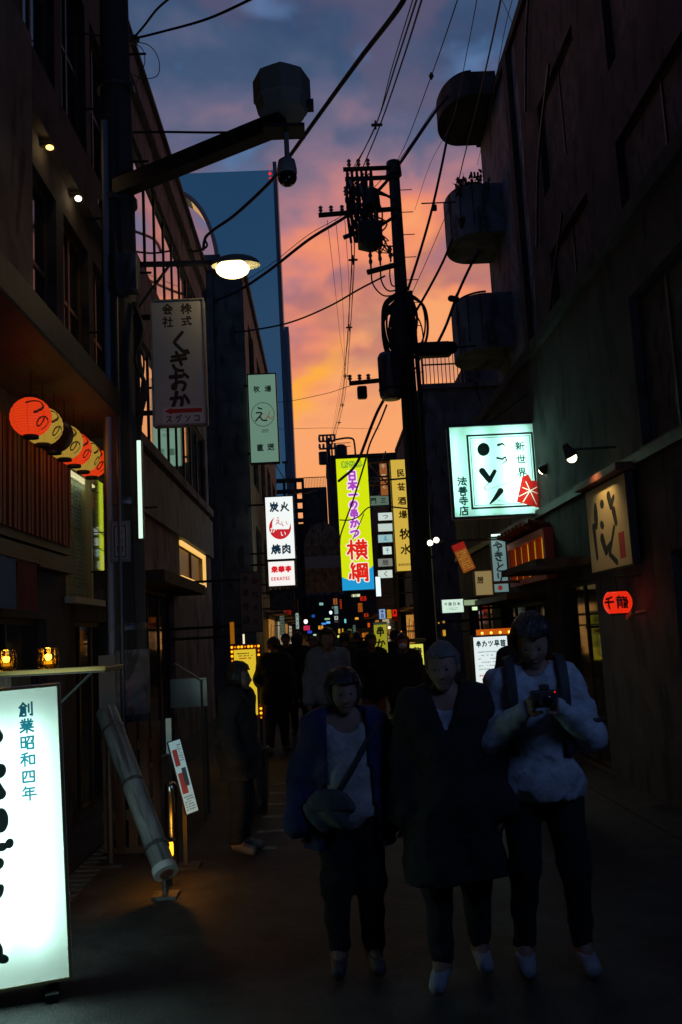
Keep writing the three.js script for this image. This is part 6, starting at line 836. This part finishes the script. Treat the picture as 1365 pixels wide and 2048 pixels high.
function headField(q) {   // q: {c, yaw, pitch}; head-local frame looks along +z
  const e = new THREE.Euler(q.pitch ?? 0, q.yaw ?? 0, q.roll ?? 0, 'YXZ'), inv = new THREE.Matrix4().makeRotationFromEuler(e).invert(), v = new THREE.Vector3();
  const local = (x, y, z) => v.set(x - q.c[0], y - q.c[1], z - q.c[2]).applyMatrix4(inv);
  const face = (x, y, z) => { const p = local(x, y, z), X = p.x, Y = p.y, Z = p.z; let d = ell(X, Y, Z, 0, 0.025, -0.012, 0.078, 0.1, 0.094); d = smin(d, cap(X, Y, Z, [[0, -0.02, 0.03], [0, -0.088, 0.052], 0.056, 0.034]), 0.05); const ax = Math.abs(X);
    d = smin(d, cap(X, Y, Z, [[0, 0.01, 0.088], [0, -0.032, 0.104], 0.008, 0.014]), 0.018); d = -smin(-d, ell(ax, Y, Z, 0.032, 0.004, 0.1, 0.02, 0.014, 0.018), 0.014); d = smin(d, ell(ax, Y, Z, 0.03, -0.03, 0.062, 0.03, 0.026, 0.02), 0.03);
    d = smin(d, ell(X, Y, Z, 0, -0.062, 0.08, 0.024, 0.01, 0.01), 0.014); d = -smin(-d, ell(X, Y, Z, 0, -0.061, 0.096, 0.026, 0.0022, 0.012), 0.004); d = smin(d, ell(ax, Y, Z, 0.08, -0.005, -0.008, 0.014, 0.03, 0.02), 0.01); return d; };
  const hair = (x, y, z, long = 0, puff = 0.016) => { const p = local(x, y, z), X = p.x, Y = p.y, Z = p.z; let d = ell(X, Y, Z, 0, 0.028, -0.016, 0.08 + puff, 0.102 + puff, 0.096 + puff); if (long) d = smin(d, cap(X, Y, Z, [[0, 0, -0.05], [0, -long, -0.055], 0.085, 0.07]), 0.04);
    d += 0.006 * Math.sin(X * 90 + Y * 40) * Math.sin(Y * 60 + Z * 50); const cut = Math.min(Z - (0.03 - Math.max(0, Y - 0.03) * 0.2), 0.062 - Y); d = Math.max(d, Math.min(cut, 0.05)); if (!long) d = Math.max(d, -0.05 - Y - Z * 0.4); return d; };
  return { face, hair, e };
}
function handField(w, dir, palmN, thumb, curl = 0.6) {  // wrist, pointing direction, palm normal, side on which the thumb lies (+1/-1)
  const D = V(...dir).normalize(), N = V(...palmN); N.addScaledVector(D, -N.dot(D)).normalize(); const S = new THREE.Vector3().crossVectors(N, D).normalize().multiplyScalar(thumb), O = V(...w), P = (s, d, n) => { const q = O.clone().addScaledVector(S, s).addScaledVector(D, d).addScaledVector(N, n); return q.toArray(); };
  const list = []; for (const [s, l] of [[0.026, 0], [0.009, 0.004], [-0.009, 0.002], [-0.025, -0.006]]) list.push([P(s * 0.7, 0.008, 0), P(s, 0.078 + l, 0), 0.015, 0.0125]);
  const fingers = [[0.028, 0.078, 0.07], [0.0095, 0.083, 0.078], [-0.009, 0.081, 0.072], [-0.026, 0.073, 0.058]].map(([s, b, L]) => { const seg = []; let a = 0, p = [s, b, 0]; for (let i = 0; i < 3; i++) { a += curl * (0.7 + i * 0.2); const l = L * [0.45, 0.32, 0.23][i], q = [p[0] * 1.01, p[1] + Math.cos(a) * l, p[2] + Math.sin(a) * l]; seg.push([P(...p), P(...q), 0.0098 - i * 0.001, 0.0088 - i * 0.001]); p = q; } return seg; });
  const th = [[P(0.022, 0.02, 0.004), P(0.046, 0.05, 0.014), 0.014, 0.011], [P(0.046, 0.05, 0.014), P(0.05, 0.082, 0.026 + curl * 0.01), 0.011, 0.009]];
  const A = union(list, 0.014), Fs = fingers.map((f) => union(f, 0.004)), T = union(th, 0.008); return (x, y, z) => { let d = A(x, y, z); for (const f of Fs) d = smin(d, f(x, y, z), 0.005); return smin(d, T(x, y, z), 0.012); };
}
const SKIN = mat([0.25, 0.14, 0.095], 0.65), STRAND = noiseTex(256, (u, v) => 0.5 + 0.5 * (tile(u, v * 0.06, 9, 5, 3) - 0.5) * 2.2, false), HAIR = mat([0.022, 0.017, 0.014], 0.45, { bumpMap: rep(STRAND, 1.4), bumpScale: 0.008 }), GREYHAIR = mat([0.12, 0.11, 0.1], 0.6, { bumpMap: rep(STRAND, 1.4), bumpScale: 0.008 }), EYE_W = mat([0.12, 0.1, 0.09], 0.5), EYE_D = mat([0.02, 0.012, 0.01], 0.2), LIP = mat([0.32, 0.13, 0.1], 0.5);
const clothMat = (c, r = 0.9) => mat(c, r, { map: rep(TX.cloth, 0.9) });
// J: joints. Clothing is grown from the same bones. Returns the thing.
function person(o) {
  const t = thing('person', o.label, 'person', [o.at[0], 0, o.at[1]], o.group, o.turn ?? 0), k = o.h / 1.7, fine = o.fine ?? 1, S = (p) => p.map((q) => q * k), mir = (p) => [-p[0], p[1], p[2]];
  const J = { hip: [0.09, 0.9, 0], knee: [0.1, 0.49, 0.02], ankle: [0.1, 0.09, -0.02], toe: [0.115, 0.045, 0.13], sh: [0.168, 1.36, 0], el: [0.235, 1.1, -0.03], wr: [0.25, 0.86, 0.05], ...o.pose };
  const Lh = J.hip, R = (n) => J[n + 'R'] ?? mir(J[n]), L = (n) => J[n], lean = J.lean ?? 0, sw = (p) => [p[0], p[1], p[2] + lean * Math.max(0, p[1] - 0.9)], q = (p) => S(p), b = (o.bulk ?? 1) * k;
  const torso = [[q([0, 0.93, 0]), q(sw([0, 1.12, 0.005])), 0.125 * b, 0.12 * b], [q(sw([0.07, 1.12, 0])), q(sw([0.09, 1.3, 0])), 0.1 * b, 0.1 * b], [q(sw([-0.07, 1.12, 0])), q(sw([-0.09, 1.3, 0])), 0.1 * b, 0.1 * b], [q([0.06, 0.92, -0.005]), q([-0.06, 0.92, -0.005]), 0.115 * b, 0.115 * b], [q(sw([0.14, 1.36, -0.005])), q(sw([-0.14, 1.36, -0.005])), 0.062 * b, 0.062 * b], [q(sw([0.045, 1.425, -0.015])), q(sw([0.15, 1.375, -0.008])), 0.04 * b, 0.05 * b], [q(sw([-0.045, 1.425, -0.015])), q(sw([-0.15, 1.375, -0.008])), 0.04 * b, 0.05 * b]];
  const neck = [[q(sw([0, 1.38, -0.005])), q([o.head.c[0] * 0.7, o.head.c[1] - 0.06, o.head.c[2] - 0.02]), 0.056 * k, 0.05 * k]];
  const arms = [L, R].map((f) => [[q(f('sh')), q(f('el')), 0.054 * b, 0.043 * b], [q(f('el')), q(f('wr')), 0.043 * b, 0.03 * b]]), legs = [L, R].map((f) => [[q(f('hip')), q(f('knee')), 0.092 * b, 0.06 * b], [q(f('knee')), q(f('ankle')), 0.058 * b, 0.038 * b]]), feet = [L, R].map((f) => [[q(f('ankle')), q(f('toe')), 0.042 * k, 0.034 * k]]);
  const head = headField({ ...o.head, c: [0, 0, 0] }), hc = q(o.head.c), hf = (x, y, z) => head.face((x - hc[0]) / k, (y - hc[1]) / k, (z - hc[2]) / k) * k;
  const body = union([...torso, ...neck, ...arms.flat(), ...legs.flat(), ...feet.flat()], 0.05), box3 = [[-0.55 * k, -0.02, -0.4 * k], [0.55 * k, (o.head.c[1] + 0.16) * k, 0.5 * k]];
  const neckF = union(neck, 0.02), torsoF = union(torso, 0.05), legF = union([torso[0], torso[3], ...legs.flat()], 0.04);
  const ge = [nets((x, y, z) => body(x, y, z), box3[0], [box3[1][0], hc[1] - 0.03 * k, box3[1][2]], 0.024 * fine), nets((x, y, z) => smin(hf(x, y, z), neckF(x, y, z), 0.02), [hc[0] - 0.15 * k, hc[1] - 0.2 * k, hc[2] - 0.16 * k], [hc[0] + 0.15 * k, hc[1] + 0.16 * k, hc[2] + 0.17 * k], 0.007 * fine)];
  if (o.hands) [L, R].forEach((f, i) => { const w = q(f('wr')), hd = o.hands[i], fd = handField([0, 0, 0], hd.dir, hd.palm, hd.thumb, hd.curl); ge.push(nets((x, y, z) => Math.min(fd((x - w[0]) / k, (y - w[1]) / k, (z - w[2]) / k) * k, cap(x, y, z, arms[i][1])), w.map((c) => c - 0.2 * k), w.map((c) => c + 0.2 * k), 0.0055 * fine)); });
  else [L, R].forEach((f) => { const w = q(f('wr')); ge.push(nets(union([[w, [w[0], w[1] - 0.08 * k, w[2] + 0.02], 0.03 * k, 0.032 * k], [[w[0], w[1] - 0.08 * k, w[2] + 0.02], [w[0], w[1] - 0.16 * k, w[2] + 0.03], 0.028 * k, 0.012 * k], [[w[0], w[1] - 0.05 * k, w[2] + 0.02], [w[0], w[1] - 0.1 * k, w[2] + 0.06 * k], 0.014, 0.01]], 0.02), w.map((c) => c - 0.2 * k), w.map((c) => c + 0.2 * k), 0.016)); });
  mesh(t, 'body', flat(ge), SKIN);
  const wr = (x, y, z, a) => { const n = vnoise(x * 7 + 3, y * 5 + 9, z * 7), r = 1 - Math.abs(2 * vnoise(x * 9 + n * 3 + o.at[0] * 5, y * 13 - x * 8 + n * 4, z * 9 + 4) - 1); return a * (r * r * 3.2 - 1.3 + Math.sin(y * 34 + x * 21 + n * 6) * 0.4); };
  const topY = 1.5 * k, hem = (o.top.hem ?? 0.84) * k, sleeve = o.top.sleeve ?? 1, slack = o.top.slack ?? 0.018;
  const coatBones = [...torso, ...arms.flatMap((a) => (sleeve > 0.6 ? a : [a[0]])), ...(hem < 0.8 * k ? legs.map((l) => l[0]) : [])], coat = union(coatBones, 0.05), skirt = o.top.flare ?? 0.02;
  const topF = (x, y, z) => { let d = coat(x, y, z) - slack - wr(x, y, z, 0.006) - Math.max(0, 1.0 * k - y) * skirt * 4; d = Math.max(d, hem - y, y - topY, y > 1.36 * k ? 0.066 * k + (y - 1.4 * k) * 0.25 - Math.hypot(x, z - 0.015) : -1); if (o.top.open) d = Math.max(d, z > 0.02 && Math.abs(x) < o.top.open + Math.max(0, 1.2 * k - y) * 0.1 ? o.top.open + Math.max(0, 1.2 * k - y) * 0.1 - Math.abs(x) : -1); if (o.top.vneck && z > 0 && y > 1.22 * k) d = Math.max(d, (y - 1.22 * k) * 0.34 - Math.abs(x)); if (sleeve > 0.6) for (const a of arms) { const w = a[1][1]; d = Math.max(d, 0.028 - Math.hypot(x - w[0], y - w[1], z - w[2])); } return d; };
  if (o.top.inner) mesh(t, 'inner_shirt', nets((x, y, z) => Math.max(torsoF(x, y, z) - 0.011 - wr(x, y, z, 0.004) - Math.max(0, 1.0 * k - y) * 0.05, (o.top.innerHem ?? 0.72) * k - y, y - 1.4 * k, Math.max(0, 1) * (y > 1.3 * k && z > 0 ? 0.05 - Math.hypot(x * 0.8, y - 1.4 * k) : -1)), box3[0], box3[1], 0.018 * fine), o.top.inner);
  const top = mesh(t, o.top.name ?? 'jacket', nets(topF, box3[0], box3[1], 0.018 * fine), o.top.mat);
  mesh(t, 'trousers', nets((x, y, z) => Math.max(legF(x, y, z) - 0.016 - wr(x, y, z, 0.005), 0.1 * k - y, y - 0.88 * k), box3[0], box3[1], 0.022 * fine), o.trousers);
  feet.forEach((f) => { const footF = union(f, 0.02); mesh(t, 'shoe', nets((x, y, z) => Math.max(footF(x, y, z) - 0.008, 0.004 - y, y - 0.092 * k), f[0][0].map((c) => c - 0.28), f[0][0].map((c) => c + 0.28), 0.014 * fine), o.shoes); });
  if (o.hair) mesh(t, 'hair', nets((x, y, z) => head.hair((x - hc[0]) / k, (y - hc[1]) / k, (z - hc[2]) / k, o.hair.long ?? 0, o.hair.puff ?? 0.016) * k, hc.map((c, i) => c - (i === 1 ? 0.34 : 0.2)), hc.map((c) => c + 0.18), 0.009 * fine), o.hair.mat);
  if (fine <= 1.01) { for (const s of [-1, 1]) { const p = V(s * 0.032, 0.004, 0.079).applyEuler(head.e).multiplyScalar(k).add(V(...hc)), ey = mesh(t, 'eye', new THREE.SphereGeometry(0.0105 * k, 12, 8).translate(p.x, p.y, p.z), EYE_W), p2 = V(s * 0.032, 0.004, 0.088).applyEuler(head.e).multiplyScalar(k).add(V(...hc)); mesh(ey, 'iris', new THREE.SphereGeometry(0.0055 * k, 8, 6).translate(p2.x, p2.y, p2.z), EYE_D); } const lp = V(0, -0.062, 0.091).applyEuler(head.e).multiplyScalar(k).add(V(...hc)); mesh(t, 'lips', new THREE.SphereGeometry(1, 12, 8).scale(0.019 * k, 0.0055 * k, 0.0045 * k).applyQuaternion(new THREE.Quaternion().setFromEuler(head.e)).translate(lp.x, lp.y, lp.z), LIP); }
  return { t, k, coat: topF, torso: union(torso, 0.05), q, arms, top };
}
const shell = (f, off, th, band) => (x, y, z) => Math.max(Math.abs(f(x, y, z) - off) - th, band(x, y, z));

// the man in the pale shirt looking down at a camera in his hands
{
  const P = person({ label: 'man in pale shirt with backpack straps, head bowed over the camera he holds', at: [1.03, -4.55], turn: -0.1, h: 1.69, head: { c: [0, 1.565, 0.06], pitch: 0.42, yaw: -0.12 }, pose: { lean: 0.05, el: [0.255, 1.09, 0.07], wr: [0.08, 1.25, 0.24], sh: [0.172, 1.36, 0.01], toe: [0.15, 0.045, 0.13], toeR: [-0.15, 0.045, 0.13], ankle: [0.14, 0.09, -0.02], knee: [0.12, 0.49, 0.03] },
    hands: [{ dir: [-0.25, 0.35, 0.5], palm: [-0.9, 0.1, 0], thumb: -1, curl: 0.75 }, { dir: [0.25, 0.35, 0.5], palm: [0.9, 0.1, 0], thumb: 1, curl: 0.75 }], top: { name: 'shirt', mat: clothMat([0.66, 0.72, 0.8]), hem: 0.8, slack: 0.02, flare: 0.055 }, trousers: clothMat([0.02, 0.02, 0.022]), shoes: mat([0.26, 0.27, 0.3], 0.7), hair: { mat: HAIR, puff: 0.024 }, bulk: 0.97 });
  for (const s of [-1, 1]) mesh(P.t, 'backpack_strap', nets(shell(P.torso, 0.05, 0.007, (x, y, z) => Math.max(Math.abs(x - s * (0.125 - Math.max(0, 1.2 - y) * -0.06)) - 0.026, 1.02 - y, -0.2 - z)), [-0.3, 0.95, -0.3], [0.3, 1.6, 0.35], 0.009), M.rubber);
  mesh(P.t, 'sleeve_band', nets((x, y, z) => Math.max(cap(x, y, z, P.arms[0][0]) - 0.034, -(cap(x, y, z, P.arms[0][0]) - 0.02), Math.abs(y - 1.17) - 0.012), [0.05, 1.1, -0.2], [0.45, 1.3, 0.3], 0.009), M.rubber);
  mesh(P.t, 'backpack', new RoundedBoxGeometry(0.3, 0.46, 0.17, 3, 0.06).translate(0, 1.2, -0.25), M.rubber);
  const c = thing('handheld_camera', 'black camera held in both hands by the man in the pale shirt', 'camera', [1.03 - 0.03, 1.3, -4.55 + 0.31], undefined, -0.1); mesh(c, 'camera_body', new RoundedBoxGeometry(0.12, 0.08, 0.05, 3, 0.012), M.black); mesh(c, 'lens_barrel', new THREE.CylinderGeometry(0.032, 0.035, 0.07, 20).rotateX(Math.PI / 2).translate(0.005, -0.004, 0.06), M.black); mesh(c, 'lens_glass', new THREE.SphereGeometry(0.026, 16, 8).scale(1, 1, 0.3).translate(0.005, -0.004, 0.094), mat([0.01, 0.01, 0.015], 0.05)); mesh(c, 'prism_hump', new RoundedBoxGeometry(0.045, 0.03, 0.045, 2, 0.008).translate(0.005, 0.05, 0), M.black); mesh(c, 'record_lamp', new THREE.SphereGeometry(0.004, 8, 6).translate(0.05, 0.03, 0.026), glow(0xff2010, 1));
}
// dark coat person beside him
person({ label: 'person in long dark coat with white collar showing, beside the man in the pale shirt', at: [0.58, -4.55], turn: -0.12, h: 1.58, head: { c: [0, 1.565, 0.03], pitch: 0.12, yaw: -0.15 }, pose: { ankle: [0.1, 0.09, -0.14], toe: [0.12, 0.045, 0.0], knee: [0.1, 0.49, -0.02], ankleR: [-0.1, 0.09, 0.1], toeR: [-0.13, 0.045, 0.26], kneeR: [-0.1, 0.49, 0.09] }, hands: [{ dir: [0.05, -1, 0.1], palm: [-1, 0, 0], thumb: -1, curl: 0.45 }, { dir: [-0.05, -1, 0.1], palm: [1, 0, 0], thumb: 1, curl: 0.45 }], top: { name: 'coat', mat: clothMat([0.022, 0.02, 0.02]), hem: 0.5, slack: 0.03, flare: 0.04, vneck: true, inner: clothMat([0.6, 0.64, 0.7]), innerHem: 1.05 }, trousers: clothMat([0.03, 0.03, 0.032]), shoes: mat([0.26, 0.27, 0.3], 0.7), hair: { mat: GREYHAIR, puff: 0.012 }, bulk: 1.06 });
// woman in the open cardigan with a bag across her body
{
  const P = person({ label: 'woman in open dark blue cardigan and white top with a bag across her body', at: [0.08, -4.7], turn: 0.05, h: 1.46, head: { c: [0, 1.565, 0.02], pitch: 0.06, yaw: 0.1 }, pose: { el: [0.27, 1.1, -0.04], wr: [0.3, 0.88, 0.08] }, hands: [{ dir: [0.1, -1, 0.2], palm: [-1, 0, 0], thumb: -1, curl: 0.5 }, { dir: [-0.1, -1, 0.2], palm: [1, 0, 0], thumb: 1, curl: 0.5 }], top: { name: 'cardigan', mat: clothMat([0.04, 0.045, 0.16]), hem: 0.7, slack: 0.03, flare: 0.05, open: 0.1, inner: clothMat([0.7, 0.67, 0.64]), innerHem: 0.78 }, trousers: clothMat([0.02, 0.02, 0.02]), shoes: mat([0.05, 0.05, 0.05], 0.6), hair: { mat: HAIR, puff: 0.032, long: 0.04 }, bulk: 1.12 }), k = P.k;
  mesh(P.t, 'bag_strap', nets(shell(P.torso, 0.03, 0.005, (x, y, z) => Math.max(Math.abs(x * 0.82 - (y - 1.12 * k) * 0.57) * 0.8 - 0.012, 0.84 * k - y, y - 1.44 * k)), [-0.3, 0.68, -0.3], [0.3, 1.4, 0.3], 0.008), M.rubber);
  const b = thing('shoulder_bag', 'slack grey green bag hanging on the hip of the woman in the cardigan', 'bag', [0.08 - 0.1, 0.7, -4.7 + 0.17], undefined, -0.25); mesh(b, 'bag_body', nets((x, y, z) => ell(x, y, z, 0, 0.1, 0, 0.12, 0.095, 0.045) + 0.006 * Math.sin(x * 50 + y * 40), [-0.2, -0.03, -0.1], [0.2, 0.28, 0.1], 0.012), clothMat([0.13, 0.16, 0.16])); mesh(b, 'flap', nets((x, y, z) => Math.max(ell(x, y, z, 0, 0.105, 0, 0.124, 0.098, 0.05), 0.1 - y), [-0.2, 0.05, -0.1], [0.2, 0.3, 0.1], 0.012), clothMat([0.1, 0.12, 0.12]));
}
// person in profile in front of the bulb sign
person({ label: 'dark haired person in dark clothes standing in profile by the bulb framed sign', at: [-0.72, -7.3], turn: 1.35, h: 1.46, head: { c: [0, 1.565, 0.03], yaw: 0.1 }, pose: {}, hands: [{ dir: [0.05, -1, 0.2], palm: [-1, 0, 0], thumb: -1, curl: 0.5 }, { dir: [-0.05, -1, 0.2], palm: [1, 0, 0], thumb: 1, curl: 0.5 }], top: { name: 'jacket', mat: clothMat([0.03, 0.034, 0.032]), hem: 0.66, slack: 0.035, flare: 0.04 }, trousers: clothMat([0.025, 0.027, 0.027]), shoes: mat([0.1, 0.1, 0.1], 0.7), hair: { mat: HAIR, puff: 0.024, long: 0.05 }, bulk: 1.0 });
// walkers further down the street: [label, photo x, distance, height, turn, top colour, open collar]
{
  const W = [
    ['walker in a pale open collar shirt in the middle of the crowd', 655, 11, 1.72, 0.1, [0.3, 0.36, 0.42], 0], ['person with a white face mask right of the yellow banner', 806, 12.5, 1.6, -0.1, [0.03, 0.03, 0.032], 0], ['bare legged walker in a dark top left of the yellow banner', 742, 14, 1.62, 0.2, [0.03, 0.03, 0.03], 1],
    ['walker in black close behind the standing profile person', 548, 13, 1.64, 3.0, [0.025, 0.025, 0.027], 0], ['tall walker in dark coat left of the pale collar walker', 595, 15, 1.7, 3.2, [0.03, 0.028, 0.026], 0], ['walker in brown jacket behind the pale collar walker', 690, 16, 1.66, 3.1, [0.07, 0.045, 0.03], 0], ['person in black standing in front of the white menu case', 1046, 8.6, 1.68, 3.0, [0.02, 0.02, 0.022], 0],
    ['walker with grey hair under the lettered beam', 628, 18, 1.62, 0, [0.05, 0.05, 0.055], 0], ['walker in dark red top near the posters', 790, 18, 1.66, 3.3, [0.09, 0.03, 0.025], 0], ['far walker in grey jacket at the end of the street', 666, 24, 1.7, 0, [0.1, 0.1, 0.1], 0], ['far walker in black at the end of the street', 640, 26, 1.68, 3.1, [0.03, 0.03, 0.03], 0], ['far walker in olive jacket by the amber lamps', 715, 22, 1.66, 3.0, [0.05, 0.055, 0.03], 0], ['walker in navy jacket beside the left shopfronts', 572, 19, 1.7, 0.1, [0.03, 0.04, 0.08], 0], ['far walker in tan coat between the lit shopfronts', 652, 31, 1.68, 0, [0.2, 0.14, 0.09], 0], ['far walker in pale jacket near the amber shopfront', 610, 28, 1.66, 3, [0.3, 0.3, 0.3], 0], ['far walker in dark green beside the yellow banner', 748, 27, 1.7, 3.1, [0.04, 0.07, 0.05], 0], ['far walker in black coat under the lime sign', 700, 29, 1.72, 3.2, [0.03, 0.03, 0.03], 0],
  ];
  W.forEach(([label, px, d, h, turn, col, bare], i) => {
    const x = at(px, 1290, d).x, st = i % 2 ? 0.16 : -0.12, P = person({ label, at: [x, -d], group: 'people walking further down the street', turn, h, fine: 1.7, head: { c: [0, 1.565, 0.02], yaw: 0.1 * (i % 3 - 1), pitch: 0.05 }, pose: { ankle: [0.09, 0.09, -st], toe: [0.1, 0.045, -st + 0.14], ankleR: [-0.09, 0.09, st], toeR: [-0.1, 0.045, st + 0.14], wr: [0.26, 0.88, st * 0.8 + 0.06], wrR: [-0.26, 0.88, -st * 0.8 + 0.06] }, top: { mat: clothMat(col), hem: 0.72, slack: 0.032, flare: 0.03, ...(i === 0 ? { name: 'shirt', hem: 0.8 } : {}) }, trousers: bare ? SKIN : clothMat([0.03, 0.03, 0.033]), shoes: mat([0.08, 0.08, 0.08], 0.7), hair: { mat: i === 7 ? GREYHAIR : HAIR, puff: 0.02, long: i % 3 === 1 ? 0.08 : 0 }, bulk: 1 + (i % 4) * 0.04 });
    if (i === 1) mesh(P.t, 'face_mask', new THREE.SphereGeometry(1, 14, 10).scale(0.062 * P.k, 0.05 * P.k, 0.05 * P.k).translate(0, 1.52 * P.k, 0.1 * P.k), mat([0.6, 0.62, 0.64], 0.8));
    if (i === 2) mesh(P.t, 'skirt', nets((a, b, c) => Math.max(P.torso(a, b, c) - 0.05 - Math.max(0, 0.95 - b) * 0.3, 0.5 - b, b - 0.95), [-0.4, 0.4, -0.4], [0.4, 1, 0.4], 0.035), clothMat([0.03, 0.03, 0.03]));
  });
}

renderer.render(scene, camera);
